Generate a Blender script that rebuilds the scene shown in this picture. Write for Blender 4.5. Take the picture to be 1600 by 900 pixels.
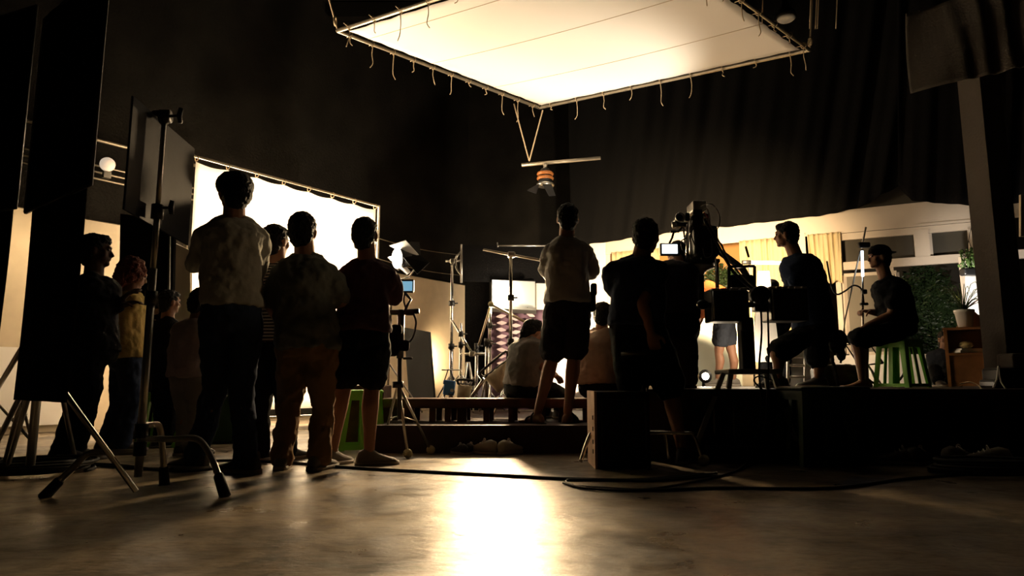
import bpy, math, random
from mathutils import Vector as V, Matrix, noise
random.seed(7)
for o in list(bpy.data.objects): bpy.data.objects.remove(o)
scn = bpy.context.scene; COL = scn.collection
PI = math.pi; rad = math.radians
# ------------------------------------------------------------------ camera
F = 1067.0; H = .53; PT = math.atan(148 / F)
cd = bpy.data.cameras.new('camera'); cam = bpy.data.objects.new('camera', cd); COL.objects.link(cam)
cam.location = (0, 0, H); cam.rotation_euler = (PI / 2 + PT, 0, 0)
cd.sensor_width = 36; cd.lens = F / 1600 * 36; cd.clip_start = .05; cd.clip_end = 100
scn.camera = cam
SP, CP = math.sin(PT), math.cos(PT)
def ray(px, py):
    u = (450 - py) / F
    return V(((px - 800) / F, CP - SP * u, SP + CP * u))
def P(px, py, Y):                      # point seen at a pixel, at world depth Y
    d = ray(px, py); d = d * (Y / d.y); return V((d.x, d.y, d.z + H))
def G(px, py, z=0):                    # point on a horizontal plane
    d = ray(px, py); d = d * ((z - H) / d.z); return V((d.x, d.y, d.z + H))
def PLN(px, py, A, B, off=0):          # point on a vertical plane through A, B
    d = ray(px, py); n = V((B[1] - A[1], A[0] - B[0], 0)).normalized()
    if n.y > 0: n = -n
    a = V((A[0], A[1], 0)) + n * off
    t = a.dot(n) / V((d.x, d.y, 0)).dot(n); return V((d.x * t, d.y * t, d.z * t + H))
# ------------------------------------------------------------------ world, lamps, exposure
w = bpy.data.worlds.new('world'); scn.world = w; w.use_nodes = True
w.node_tree.nodes['Background'].inputs[0].default_value = (1, .8, .6, 1)
w.node_tree.nodes['Background'].inputs[1].default_value = .0015
scn.view_settings.view_transform = 'Standard'; scn.view_settings.look = 'None'
scn.view_settings.gamma = 1; scn.view_settings.exposure = 0; scn.view_settings.use_curve_mapping = False
WARM = (1, .7, .38); WARM2 = (1, .8, .55)
def light(name, kind, loc, target, power, color=WARM, size=.3, size_y=None, cone=60, blend=.5, spread=None):
    l = bpy.data.lights.new(name, kind); l.energy = power; l.color = color
    if kind == 'SPOT': l.spot_size = rad(cone); l.spot_blend = blend; l.shadow_soft_size = size
    if kind == 'AREA':
        l.shape = 'RECTANGLE'; l.size = size; l.size_y = size_y or size
        if spread: l.spread = rad(spread)
    if kind == 'POINT': l.shadow_soft_size = size
    o = bpy.data.objects.new(name, l); COL.objects.link(o); o.location = loc
    o.rotation_euler = (V(target) - V(loc)).to_track_quat('-Z', 'Y').to_euler()
    return o
L_over = light('overhead_bounce_lamp', 'SPOT', (2.3, 9.6, 2.1), (1.2, 8.75, 4.6), 430, (1, .86, .66), .12, cone=60, blend=.75)
L_over2 = light('overhead_bounce_wide_lamp', 'SPOT', (.9, 8.3, 1.0), (1.6, 7.3, 4.6), 66, (1, .75, .46), .2, cone=120, blend=.6)
L_scrA = light('screen_back_lamp', 'AREA', (-4.0, 9.3, 1.7), (-2.7, 8.3, 1.5), 850, (1, .75, .48), 1.4, 2.2)
L_key = light('key_lamp', 'AREA', tuple(P(784, 459, 7.55)), (0, 0, .1), 90, WARM, .24, .32, spread=80)
L_box = light('box_lamp_light', 'POINT', tuple(P(784, 459, 7.64)), (0, 0, 0), 3, WARM2, .05)
L_set = light('set_lamp', 'SPOT', (2.4, 7.6, 2.2), (3.1, 11, 1.9), 1800, WARM, .15, cone=92, blend=.9)
L_post = light('post_lamp', 'SPOT', (1.9, 10.3, 1.0), (1.3, 11.9, 1.5), 160, WARM2, .15, cone=80, blend=.8)
L_bnc = light('board_lamp', 'SPOT', (1.5, 7.3, .75), (.75, 8.6, 1.3), 500, WARM2, .08, cone=110, blend=.6)
L_flat = light('flat_wash_lamp', 'SPOT', (-1.35, 12.1, .9), (-1.6, 13.0, 1.0), 80, WARM, .1, cone=140, blend=.7)
L_left = light('left_wash_lamp', 'SPOT', (-4.6, 6.9, 2.2), (-6.2, 7.4, .9), 32, WARM, .3, cone=115, blend=.6)
L_low = light('floor_lamp_light', 'SPOT', tuple(P(1102, 586, 7.95)), tuple(P(1100, 560, 3)), 40, WARM2, .06, cone=120, blend=.6)
L_cen = light('added_centre_light', 'POINT', tuple(P(1166, 548, 7.9)), (0, 0, 0), 20, WARM2, .1)  # fixtureless light added to brighten the bare-legged figure and set centre
L_lw = light('added_low_wall_light', 'POINT', tuple(P(1330, 585, 9.3)), (0, 0, 0), 10, WARM2, .06)  # added point light with no fixture, brightens the low white wall
L_rim = light('added_crew_rim_light', 'SPOT', (2.0, 4.0, 2.05), (-1.66, 4.2, 1.28), 30, WARM, .05, cone=15, blend=.7)  # added spot without a fixture, hung in mid-air to edge-light the crew
L_pot = light('added_board_light', 'SPOT', tuple(P(1485, 478, 7.9)), tuple(P(1526, 452, 8.7)), 130, (1, .9, .78), .05, cone=70, blend=.8)  # unseen spot added to brighten the small bounce board by the casement

# ------------------------------------------------------------------ materials
MAT = {}
def mat(name, col, rough=.7, metal=0, bump=0, bscale=40, var=0, vscale=6, spec=.5, trans=0, emit=None, sheen=0, coat=0):
    if name in MAT: return MAT[name]
    m = bpy.data.materials.new(name); m.use_nodes = True; nt = m.node_tree; b = nt.nodes['Principled BSDF']
    b.inputs['Base Color'].default_value = (*col, 1); b.inputs['Roughness'].default_value = rough
    b.inputs['Metallic'].default_value = metal; b.inputs['Specular IOR Level'].default_value = spec
    if sheen: b.inputs['Sheen Weight'].default_value = sheen
    if coat: b.inputs['Coat Weight'].default_value = coat
    tc = nt.nodes.new('ShaderNodeTexCoord')
    if var:
        n = nt.nodes.new('ShaderNodeTexNoise'); n.inputs['Scale'].default_value = vscale; n.inputs['Detail'].default_value = 6
        r = nt.nodes.new('ShaderNodeValToRGB')
        r.color_ramp.elements[0].color = (*[c * (1 - var) for c in col], 1); r.color_ramp.elements[0].position = .3
        r.color_ramp.elements[1].color = (*[min(1, c * (1 + var)) for c in col], 1); r.color_ramp.elements[1].position = .7
        nt.links.new(tc.outputs['Object'], n.inputs['Vector']); nt.links.new(n.outputs['Fac'], r.inputs['Fac'])
        nt.links.new(r.outputs['Color'], b.inputs['Base Color'])
    if bump:
        n = nt.nodes.new('ShaderNodeTexNoise'); n.inputs['Scale'].default_value = bscale; n.inputs['Detail'].default_value = 5
        bp = nt.nodes.new('ShaderNodeBump'); bp.inputs['Strength'].default_value = bump; bp.inputs['Distance'].default_value = .02
        nt.links.new(tc.outputs['Object'], n.inputs['Vector']); nt.links.new(n.outputs['Fac'], bp.inputs['Height'])
        nt.links.new(bp.outputs['Normal'], b.inputs['Normal'])
    if emit: b.inputs['Emission Color'].default_value = (*emit[:3], 1); b.inputs['Emission Strength'].default_value = emit[3]
    if trans:
        t = nt.nodes.new('ShaderNodeBsdfTranslucent'); t.inputs['Color'].default_value = (*col, 1)
        mx = nt.nodes.new('ShaderNodeMixShader'); mx.inputs['Fac'].default_value = trans
        nt.links.new(b.outputs[0], mx.inputs[1]); nt.links.new(t.outputs[0], mx.inputs[2])
        nt.links.new(mx.outputs[0], nt.nodes['Material Output'].inputs['Surface'])
    MAT[name] = m; return m
def concrete():
    m = bpy.data.materials.new('polished_concrete'); m.use_nodes = True; nt = m.node_tree; b = nt.nodes['Principled BSDF']
    L = nt.links.new; tc = nt.nodes.new('ShaderNodeTexCoord')
    def nz(scale, det=8, dist=0, stretch=None):
        n = nt.nodes.new('ShaderNodeTexNoise'); n.inputs['Scale'].default_value = scale; n.inputs['Detail'].default_value = det
        n.inputs['Distortion'].default_value = dist; n.inputs['Roughness'].default_value = .65
        if stretch:
            mp = nt.nodes.new('ShaderNodeMapping'); mp.inputs['Scale'].default_value = stretch
            L(tc.outputs['Object'], mp.inputs[0]); L(mp.outputs[0], n.inputs['Vector'])
        else: L(tc.outputs['Object'], n.inputs['Vector'])
        return n
    a = nz(2.2, 9, .6); r = nt.nodes.new('ShaderNodeValToRGB')
    e = r.color_ramp.elements; e[0].position = .38; e[0].color = (.055, .042, .028, 1); e[1].position = .62; e[1].color = (.30, .235, .155, 1)
    L(a.outputs['Fac'], r.inputs['Fac'])
    c = nz(14, 6, .3, (1, 2.2, 1)); r2 = nt.nodes.new('ShaderNodeValToRGB'); e = r2.color_ramp.elements
    e[0].position = .34; e[0].color = (.4, .36, .32, 1); e[1].position = .5; e[1].color = (1, 1, 1, 1)
    L(c.outputs['Fac'], r2.inputs['Fac'])
    mx = nt.nodes.new('ShaderNodeMix'); mx.data_type = 'RGBA'; mx.blend_type = 'MULTIPLY'; mx.inputs['Factor'].default_value = .8
    L(r.outputs['Color'], mx.inputs[6]); L(r2.outputs['Color'], mx.inputs[7]); L(mx.outputs[2], b.inputs['Base Color'])
    d = nz(3.1, 8, .5); mr = nt.nodes.new('ShaderNodeMapRange'); mr.inputs[1].default_value = .3; mr.inputs[2].default_value = .7
    mr.inputs[3].default_value = .24; mr.inputs[4].default_value = .52; L(d.outputs['Fac'], mr.inputs[0]); L(mr.outputs[0], b.inputs['Roughness'])
    bp = nt.nodes.new('ShaderNodeBump'); bp.inputs['Strength'].default_value = .4; bp.inputs['Distance'].default_value = .008
    L(c.outputs['Fac'], bp.inputs['Height']); L(bp.outputs['Normal'], b.inputs['Normal'])
    f = nz(5, 10, 1.2, (1, 1.6, 1)); ms = nt.nodes.new('ShaderNodeMapRange'); ms.inputs[1].default_value = .35; ms.inputs[2].default_value = .62
    ms.inputs[3].default_value = .12; ms.inputs[4].default_value = .62; L(f.outputs['Fac'], ms.inputs[0]); L(ms.outputs[0], b.inputs['Specular IOR Level'])
    return m
M_floor = concrete()
M_wall = mat('dark_painted_wall', (.011, .0098, .0082), .9, spec=.1, bump=.6, bscale=30, var=.35, vscale=2)
M_ceil = mat('dark_ceiling', (.01, .009, .008), .9, spec=.05)
M_black = mat('black_cloth', (.006, .0055, .0055), .9, spec=.05, bump=.3, bscale=60)
M_blackp = mat('black_plastic', (.012, .012, .013), .38, spec=.4)
M_drape = mat('black_drape', (.0045, .0043, .0042), .9, spec=.08, bump=.3, bscale=50)
M_grey = mat('grey_panel', (.018, .018, .021), .6, spec=.25, bump=.15, bscale=8)
M_greycl = mat('grey_cloth', (.12, .105, .09), .9, spec=.1, bump=.3, bscale=60, trans=.1)
M_white = mat('white_silk', (.85, .83, .79), .9)
M_screen = mat('diffusion_screen', (.9, .88, .84), .9, trans=.65)
M_seam = mat('seam', (.6, .5, .38), .9)
M_cream = mat('cream_flat', (.62, .53, .39), .8, bump=.1, bscale=8, var=.06)
M_creamw = mat('cream_paint', (.66, .57, .47), .6)
M_whitep = mat('white_paint', (.8, .76, .7), .6)
M_poly = mat('white_board', (.9, .88, .85), .8)
M_chrome = mat('chrome', (.72, .7, .66), .25, 1)
M_steel = mat('brushed_steel', (.5, .48, .44), .38, 1)
M_pipe = mat('galvanised_pipe', (.5, .44, .34), .42, .8, bump=.2)
M_dmetal = mat('dark_metal', (.03, .03, .031), .42, .6)
M_rubber = mat('rubber', (.012, .012, .012), .75)
M_rope = mat('cotton_cord', (.6, .47, .3), .9)
M_wood = mat('brown_wood', (.075, .03, .014), .6, spec=.2, bump=.3, bscale=12, var=.35, vscale=9)
M_woodd = mat('dark_wood', (.03, .015, .01), .6, spec=.2, bump=.3, bscale=12, var=.3, vscale=9)
M_woodl = mat('orange_wood', (.42, .19, .07), .45, var=.2, vscale=8)
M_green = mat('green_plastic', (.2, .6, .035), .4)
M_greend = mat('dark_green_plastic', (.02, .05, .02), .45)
M_ball = mat('tennis_ball', (.42, .38, .22), .95, bump=.6, bscale=200)
M_blue = mat('blue_vinyl', (.05, .2, .55), .45)
M_canvas = mat('sand_canvas', (.38, .33, .24), .85, bump=.5, bscale=20)
M_skin = mat('skin', (.26, .13, .08), .55, spec=.25)
M_hair = mat('black_hair', (.007, .006, .005), .6, spec=.15, bump=.8, bscale=90)
M_hairr = mat('red_hair', (.12, .025, .01), .6, spec=.2, bump=.9, bscale=90)
M_curt = mat('cream_curtain', (.75, .62, .37), .85, trans=.3)
M_leaf = mat('leaf_green', (.03, .055, .018), .4, var=.4, vscale=8)
M_leafl = mat('fern_green', (.09, .17, .04), .45)
M_orange = mat('orange_wall', (.6, .3, .09), .7)
M_glass = mat('dusty_glass', (.07, .063, .05), .25, bump=.1, bscale=3)
M_scr = mat('monitor_screen', (.9, .95, 1), .3, emit=(.85, .93, 1, 3.0))
M_scr2 = mat('monitor_screen_blue', (.1, .2, .25), .3, emit=(.25, .55, .75, .7))
M_hot = mat('lamp_bulb', (1, 1, 1), .3, emit=(1, .86, .65, 35))
M_hot2 = mat('lamp_diffuser', (1, 1, 1), .3, emit=(1, .9, .76, 9))
M_refl = mat('silver_reflector', (.85, .84, .82), .5, .2)
M_red = mat('red_petal', (.6, .03, .02), .5)
M_warmb = mat('orange_band', (.45, .16, .04), .4)
M_ptile = mat('purple_cloth', (.085, .04, .06), .85)
M_petal = mat('pale_leaf_print', (.55, .42, .42), .85)
def cloth(name, col, **k): return mat(name, col, .9, bump=.25, bscale=35, spec=.08, **k)

# ------------------------------------------------------------------ mesh builder
class MB:
    def __init__(s): s.v = []; s.f = []; s.sm = []
    def add(s, vs, fs, smooth=False):
        o = len(s.v); s.v += [V(v) for v in vs]
        for f in fs: s.f.append([i + o for i in f]); s.sm.append(smooth)
        return s
    def hexa(s, c):                       # 8 corners: bottom 0-3, top 4-7
        return s.add(c, [(0, 3, 2, 1), (4, 5, 6, 7), (0, 1, 5, 4), (1, 2, 6, 5), (2, 3, 7, 6), (3, 0, 4, 7)])
    def box(s, c, sz, rz=0, rx=0, ry=0):
        R = Matrix.Rotation(rz, 3, 'Z') @ Matrix.Rotation(ry, 3, 'Y') @ Matrix.Rotation(rx, 3, 'X'); c = V(c)
        x, y, z = sz[0] / 2, sz[1] / 2, sz[2] / 2; b = min(x, y, z) * .18
        # chamfered box
        vs = []; 
        for sx, sy, szz in [(a, b_, c_) for c_ in (-1, 1) for a, b_ in ((-1, -1), (1, -1), (1, 1), (-1, 1))]:
            vs.append(c + R @ V((sx * x, sy * y, szz * z)))
        return s.hexa(vs)
    def rbox(s, c, sz, rz=0, r=None, rx=0, ry=0, n=3):        # box with rounded vertical and top/bottom edges
        R = Matrix.Rotation(rz, 3, 'Z') @ Matrix.Rotation(ry, 3, 'Y') @ Matrix.Rotation(rx, 3, 'X'); c = V(c)
        r = r or min(sz) * .2; x, y, z = sz[0] / 2, sz[1] / 2, sz[2] / 2; r = min(r, x * .95, y * .95, z * .95)
        prof = [(-z, r), (-z + r * .3, r * .3), (-z + r, 0), (z - r, 0), (z - r * .3, r * .3), (z, r)]
        rings = []
        for zz, ins in prof:
            ring = []
            for q, (sx, sy) in enumerate(((1, 1), (-1, 1), (-1, -1), (1, -1))):
                for k in range(n + 1):
                    a = PI / 2 * q + PI / 2 * k / n
                    ring.append(c + R @ V((sx * (x - r) + math.cos(a) * (r - ins), sy * (y - r) + math.sin(a) * (r - ins), zz)))
            rings.append(ring)
        return s.rings(rings, True, False)
    def rings(s, rings, caps=True, smooth=True, closed=True):
        n = len(rings[0]); vs = [p for r in rings for p in r]; fs = []
        for i in range(len(rings) - 1):
            for j in range(n if closed else n - 1):
                a, b = i * n + j, i * n + (j + 1) % n; fs.append((a, b, b + n, a + n))
        if caps: fs.append(tuple(range(n - 1, -1, -1))); fs.append(tuple((len(rings) - 1) * n + k for k in range(n)))
        return s.add(vs, fs, smooth)
    def tube(s, pts, r, n=8, caps=True, smooth=True, curve=False):
        pts = [V(p) for p in pts]
        if curve and len(pts) > 2: pts, r = crv(pts, r)
        rs = r if isinstance(r, (list, tuple)) else [r] * len(pts)
        t0 = (pts[1] - pts[0]).normalized(); a = t0.orthogonal().normalized(); rings = []
        for i, p in enumerate(pts):
            t = (pts[min(i + 1, len(pts) - 1)] - pts[max(i - 1, 0)])
            t = t.normalized() if t.length > 1e-9 else t0
            a = (a - t * a.dot(t)); a = a.normalized() if a.length > 1e-6 else t.orthogonal().normalized()
            b = t.cross(a)
            rings.append([p + (a * math.cos(2 * PI * k / n) + b * math.sin(2 * PI * k / n)) * rs[i] for k in range(n)])
        return s.rings(rings, caps, smooth)
    def limb(s, pts, rs, n=12, sub=5):    # rounded tapered limb
        pts = [V(p) for p in pts]; q, r = crv(pts, rs, sub, .35)
        d0 = (q[0] - q[1]).normalized(); d1 = (q[-1] - q[-2]).normalized()
        q = [q[0] + d0 * r[0] * .9, q[0] + d0 * r[0] * .6] + q + [q[-1] + d1 * r[-1] * .6, q[-1] + d1 * r[-1] * .9]
        r = [r[0] * .4, r[0] * .8] + r + [r[-1] * .8, r[-1] * .4]
        return s.tube(q, r, n)
    def ell(s, c, rad3, R=None, n=16, m=10):
        c = V(c); R = R or Matrix.Identity(3); rings = []
        for i in range(m + 1):
            a = -PI / 2 + PI * i / m; a = max(-PI / 2 + .04, min(PI / 2 - .04, a))
            rings.append([c + R @ V((math.cos(a) * math.cos(2 * PI * k / n) * rad3[0], math.cos(a) * math.sin(2 * PI * k / n) * rad3[1], math.sin(a) * rad3[2])) for k in range(n)])
        return s.rings(rings)
    def torus(s, c, R1, r, axis=(0, 0, 1), n=24, m=8, a0=0, a1=2 * PI):
        ax = V(axis).normalized(); u = ax.orthogonal().normalized(); v = ax.cross(u); c = V(c)
        full = abs(a1 - a0 - 2 * PI) < 1e-3; k = n + 1
        pts = [c + (u * math.cos(a0 + (a1 - a0) * i / n) + v * math.sin(a0 + (a1 - a0) * i / n)) * R1 for i in range(k)]
        return s.tube(pts, r, m, not full)
    def sheet(s, grid, th=.006, smooth=True):      # thick sheet from a grid of points
        h, wd = len(grid), len(grid[0]); g = [[V(p) for p in row] for row in grid]
        nrm = []
        for i in range(h):
            row = []
            for j in range(wd):
                a = g[i][min(j + 1, wd - 1)] - g[i][max(j - 1, 0)]; b = g[min(i + 1, h - 1)][j] - g[max(i - 1, 0)][j]
                nn = a.cross(b); row.append(nn.normalized() if nn.length > 1e-9 else V((0, 0, 1)))
            nrm.append(row)
        A = [g[i][j] + nrm[i][j] * th / 2 for i in range(h) for j in range(wd)]
        B = [g[i][j] - nrm[i][j] * th / 2 for i in range(h) for j in range(wd)]; N = h * wd; fs = []
        for i in range(h - 1):
            for j in range(wd - 1):
                a = i * wd + j; fs.append((a, a + 1, a + wd + 1, a + wd)); fs.append((a + N, a + wd + N, a + wd + 1 + N, a + 1 + N))
        for i in range(h - 1):
            a = i * wd; fs.append((a, a + wd, a + wd + N, a + N)); a = i * wd + wd - 1; fs.append((a + wd, a, a + N, a + wd + N))
        for j in range(wd - 1):
            fs.append((j + 1, j, j + N, j + 1 + N)); a = (h - 1) * wd + j; fs.append((a, a + 1, a + 1 + N, a + N))
        return s.add(A + B, fs, smooth)
    def panel(s, a, b, c, d, th=.02):      # thick quad, corners in order
        a, b, c, d = V(a), V(b), V(c), V(d); n = (b - a).cross(d - a).normalized() * th
        return s.hexa([a, b, c, d, a + n, b + n, c + n, d + n])
    def build(s, name, m, parent=None, org=None, mods=()):
        if parent is not None: o0 = ORG.get(parent.name, V((0, 0, 0)))
        elif org is not None: o0 = V(org)
        else:
            xs = [v.x for v in s.v]; ys = [v.y for v in s.v]; zs = [v.z for v in s.v]
            o0 = V(((min(xs) + max(xs)) / 2, (min(ys) + max(ys)) / 2, min(zs)))
        me = bpy.data.meshes.new(name); me.from_pydata([v - o0 for v in s.v], [], s.f); me.update()
        me.polygons.foreach_set('use_smooth', s.sm); me.materials.append(m)
        o = bpy.data.objects.new(name, me); COL.objects.link(o); ORG[o.name] = o0
        if parent is not None: o.parent = parent
        else: o.location = o0
        for md in mods: md(o)
        return o
ORG = {}
def crv(pts, r, sub=6, tens=.5):
    rs = r if isinstance(r, (list, tuple)) else [r] * len(pts); q = []; rr = []
    for i in range(len(pts) - 1):
        p0, p1, p2, p3 = pts[max(i - 1, 0)], pts[i], pts[i + 1], pts[min(i + 2, len(pts) - 1)]
        m1 = (p2 - p0) * tens; m2 = (p3 - p1) * tens
        L = (p2 - p1).length
        if m1.length > L: m1 = m1.normalized() * L
        if m2.length > L: m2 = m2.normalized() * L
        for k in range(sub):
            t = k / sub; t2, t3 = t * t, t * t * t
            q.append(p1 * (2 * t3 - 3 * t2 + 1) + m1 * (t3 - 2 * t2 + t) + p2 * (-2 * t3 + 3 * t2) + m2 * (t3 - t2))
            rr.append(rs[i] * (1 - t) + rs[i + 1] * t)
    q.append(pts[-1]); rr.append(rs[-1]); return q, rr
def tag(o, label=None, cat=None, group=None, kind=None):
    if label: o['label'] = label
    if cat: o['category'] = cat
    if group: o['group'] = group
    if kind: o['kind'] = kind
    return o
def empty(name, loc, label, cat, group=None):
    o = bpy.data.objects.new(name, None); COL.objects.link(o); o.location = loc; o.empty_display_size = .1
    ORG[o.name] = V(loc); return tag(o, label, cat, group)
def copy_tree(o, parent=None):
    c = o.copy(); COL.objects.link(c); c.parent = parent
    for ch in list(o.children): copy_tree(ch, c)
    return c
def m_remesh(vox):
    def f(o):
        m = o.modifiers.new('remesh', 'REMESH'); m.mode = 'VOXEL'; m.voxel_size = vox; m.use_smooth_shade = True
    return f
def m_smooth(it=3, fac=.5):
    def f(o): m = o.modifiers.new('smooth', 'SMOOTH'); m.iterations = it; m.factor = fac
    return f
TEX = {}
def m_disp(strength, size):
    def f(o):
        k = round(size, 3)
        if k not in TEX:
            t = bpy.data.textures.new('folds', 'CLOUDS'); t.noise_scale = size; t.noise_depth = 2; TEX[k] = t
        m = o.modifiers.new('folds', 'DISPLACE'); m.texture = TEX[k]; m.strength = strength; m.mid_level = .5; m.texture_coords = 'GLOBAL'
    return f
def m_bevel(wd=.004):
    def f(o): m = o.modifiers.new('bevel', 'BEVEL'); m.width = wd; m.segments = 2; m.limit_method = 'ANGLE'
    return f
def struct(o): o['kind'] = 'structure'; return o

# ------------------------------------------------------------------ room
ZC = 6.8
RP = [(-7.5, -3), (-7.5, 4.67), (-.9, 13.6), (9, 13.6), (9, -3)]
MB().add([(x, y, 0) for x, y in RP] + [(x, y, -.1) for x, y in RP], [(4, 3, 2, 1, 0), (5, 6, 7, 8, 9)] + [(i, (i + 1) % 5, (i + 1) % 5 + 5, i + 5) for i in range(5)]).build('floor', M_floor, org=(0, 0, 0))
struct(bpy.data.objects['floor'])
struct(MB().add([(x, y, ZC) for x, y in RP] + [(x, y, ZC + .1) for x, y in RP], [(0, 1, 2, 3, 4), (9, 8, 7, 6, 5)] + [(i, (i + 1) % 5, (i + 1) % 5 + 5, i + 5) for i in range(5)]).build('ceiling', M_ceil, org=(0, 0, 0)))
def wall(name, a, b):
    a = V((*a, 0)); b = V((*b, 0)); n = V((b.y - a.y, a.x - b.x, 0)).normalized() * -.12
    up = V((0, 0, ZC)); struct(MB().hexa([a, b, b + n, a + n, a + up, b + up, b + n + up, a + n + up]).build(name, M_wall, org=a))
wall('wall_left', RP[0], RP[1]); wall('wall_diagonal', RP[1], RP[2]); wall('wall_back', RP[2], RP[3])
wall('wall_right', RP[3], RP[4]); wall('wall_front', RP[4], RP[0])
WA, WB = RP[1], RP[2]                     # the diagonal wall line
# roof beams
for i, y in enumerate((6.2, 8.4, 10.6)):
    struct(MB().box((1, y, ZC - .16), (14 if y < 9 else 8, .12, .26)).build('trim_%d' % (i + 1), M_ceil))
# stage platforms
ZL, ZR, ZB = .206, .486, .40
xs = -1.05; xm = .92
struct(MB().panel((xs, 5.31, 0), (xm, 5.31, 0), (xm, 5.31, ZL), (xs, 5.31, ZL), -.02).box(((xs + xm) / 2, 9.4, ZL - .02), (xm - xs, 8.16, .04)).box((xs + .02, 9.4, ZL / 2), (.04, 8.1, ZL - .04)).build('trim_4', M_woodd))
bx1 = 8.9
m = MB().box(((xm + bx1) / 2, 9.15, ZR - .03), (bx1 - xm, 8.7, .06)).box(((xm + bx1) / 2, 4.87, ZR - .07), (bx1 - xm, .05, .13))
for i in range(17):
    x = xm + .06 + i * .49; m.box((x, 4.9, (ZR - .13) / 2), (.09 if i % 3 else .14, .05, ZR - .13))
m.box(((xm + bx1) / 2, 5.25, .175), (bx1 - xm, .04, .35)); m.box(((xm + bx1) / 2, 4.9, .09), (bx1 - xm, .04, .18))
struct(m.build('trim_5', M_woodd)); 
bn = empty('stage_bench', (-.1, 5.9, ZL), 'long low brown wooden bench frame with slatted posts along the stage step', 'bench')
x0, x1 = P(597, 622, 5.75).x, P(965, 622, 5.75).x
MB().rbox(((x0 + x1) / 2, 5.93, ZB - .04), (x1 - x0, .38, .08), r=.01).build('top_rail', M_wood, bn)
for px in (604, 640, 676, 700, 722, 760, 799, 845, 880, 915, 950):
    xx = P(px, 640, 5.8).x
    MB().box((xx, 5.8, ZL + .06), (.05 + .03 * ((px // 7) % 2), .05, .12)).build('post', M_wood, bn)
    MB().box((xx + .03, 6.07, ZL + .06), (.05, .05, .12)).build('post', M_wood, bn)

# ------------------------------------------------------------------ diagonal wall dressing
def onw(px, py, off=.0): return PLN(px, py, WA, WB, off)
# cream flats standing along the wall
def flatp(px0, px1, ztop, off, m_, name, label, zb=0.0, th=.04, seams=()):
    a = onw(px0, 500, off); b = onw(px1, 500, off); a.z = b.z = zb; up = V((0, 0, ztop - zb))
    r = empty(name, (a + b) / 2, label, 'set wall')
    MB().panel(a, b, b + up, a + up, th).build('panel', m_, r)
    d = (b - a).normalized(); n = V((d.y, -d.x, 0)) * .018
    for s_ in seams:
        q = V((0, 0, s_)); MB().tube([a + q + n * .1, b + q + n * .1], .008, 4).build('seam', M_dmetal, r)
    MB().tube([a + up + n * .2, b + up + n * .2], .02, 6).build('top_edge', M_pipe, r)
    return r
flatp(-60, 110, 2.4, .22, M_cream, 'scenery_flat', 'cream scenery wall panel at far left, seen between the two black flags', seams=(1.75, 1.15))
a = onw(-80, 500, .3); b = onw(150, 500, .3); a.z = b.z = .08; u = V((0, 0, .82))
tag(MB().panel(a, b, b + u, a + u, .03).build('white_board', M_poly), 'low white board along the floor at far left behind the tripod', 'board')
flatp(114, 262, 2.4, .22, M_cream, 'scenery_flat', 'cream scenery wall panel behind the dark standing figure in profile', seams=(1.75,))
flatp(574, 727, 2.4, .22, M_cream, 'scenery_flat', 'tall cream scenery wall panel behind the video monitor stand', zb=.0, seams=(2.0,))
# thin rails and pipe
for z in (2.95, 3.03, 3.11):
    a = onw(-20, 400, .1); b = onw(330, 400, .1); a.z = b.z = z
    tag(MB().tube([a, b], .013, 6).build('wall_conduit', M_pipe), {2.95: 'lowest of the three thin conduits on the dark wall', 3.03: 'middle of the three thin conduits on the dark wall', 3.11: 'topmost of the three close conduits on the dark wall'}[z], 'conduit')
a = onw(-20, 400, .12); b = onw(300, 400, .12); a.z = b.z = 3.42
tag(MB().tube([a, b], .022, 8).build('wall_pipe', M_pipe), 'single thicker pipe above three conduits on the dark wall', 'pipe')
c = onw(168, 257, .2); r = empty('globe_lamp', c, 'small round globe lamp standing on the wall pipe', 'lamp')
MB().ell(c, (.085, .085, .085)).build('globe', mat('globe_glass', (.8, .65, .5), .4, emit=(1, .8, .6, .55)), r)
MB().box(c - V((0, 0, .13)), (.08, .06, .08), rz=.9).build('socket', M_steel, r)
# cables low on the wall right of the screen
for k, (ya, yb, lb) in enumerate(((372, 398, 'upper thin black wire sagging beside the lit screen'), (404, 430, 'lower thin black wire sagging beside the lit screen'))):
    q = [onw(590 + i * 16, ya + (yb - ya) * i / 8 + 4 * math.sin(i / 8 * PI), .1) for i in range(9)]
    tag(MB().tube(q, .008, 5).build('wall_wire', M_pipe), lb, 'wire')

# ------------------------------------------------------------------ lit diffusion screen
SA = P(300, 243, 7.2); SB = P(592, 322, 9.4); ztop = (SA.z + SB.z) / 2; SA.z = SB.z = ztop
dS = (SB - SA).normalized(); nS = V((dS.y, -dS.x, 0))
sc = empty('diffusion_screen', ((SA.x + SB.x) / 2, (SA.y + SB.y) / 2, 0), 'large glowing white diffusion screen on a pipe frame behind the standing crew', 'screen')
W = (SB - SA).length
g = []
for i in range(24):
    row = []
    for j in range(49):
        t = j / 48; z = .22 + (ztop - .06 - .22) * i / 23
        if i == 23: z -= .022 * abs(math.sin(t * PI * 7))
        elif i == 22: z -= .012 * abs(math.sin(t * PI * 7))
        p = SA + dS * (W * (.02 + .955 * t)); p.z = z; p += nS * (.012 * math.sin(t * 9 + i * .2)); row.append(p)
    g.append(row)
MB().sheet(g, .004).build('fabric', M_screen, sc)
MB().tube([V((SA.x, SA.y, .12)), SA, SB, V((SB.x, SB.y, .12)), V((SA.x, SA.y, .12))], .024, 8).build('pipe_frame', M_pipe, sc)
for j in range(8):
    p = SA + dS * (W * (.02 + .955 * j / 7))
    MB().torus(p - V((0, 0, .02)), .034, .006, dS, 12, 5).build('tie', M_rope, sc)
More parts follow.
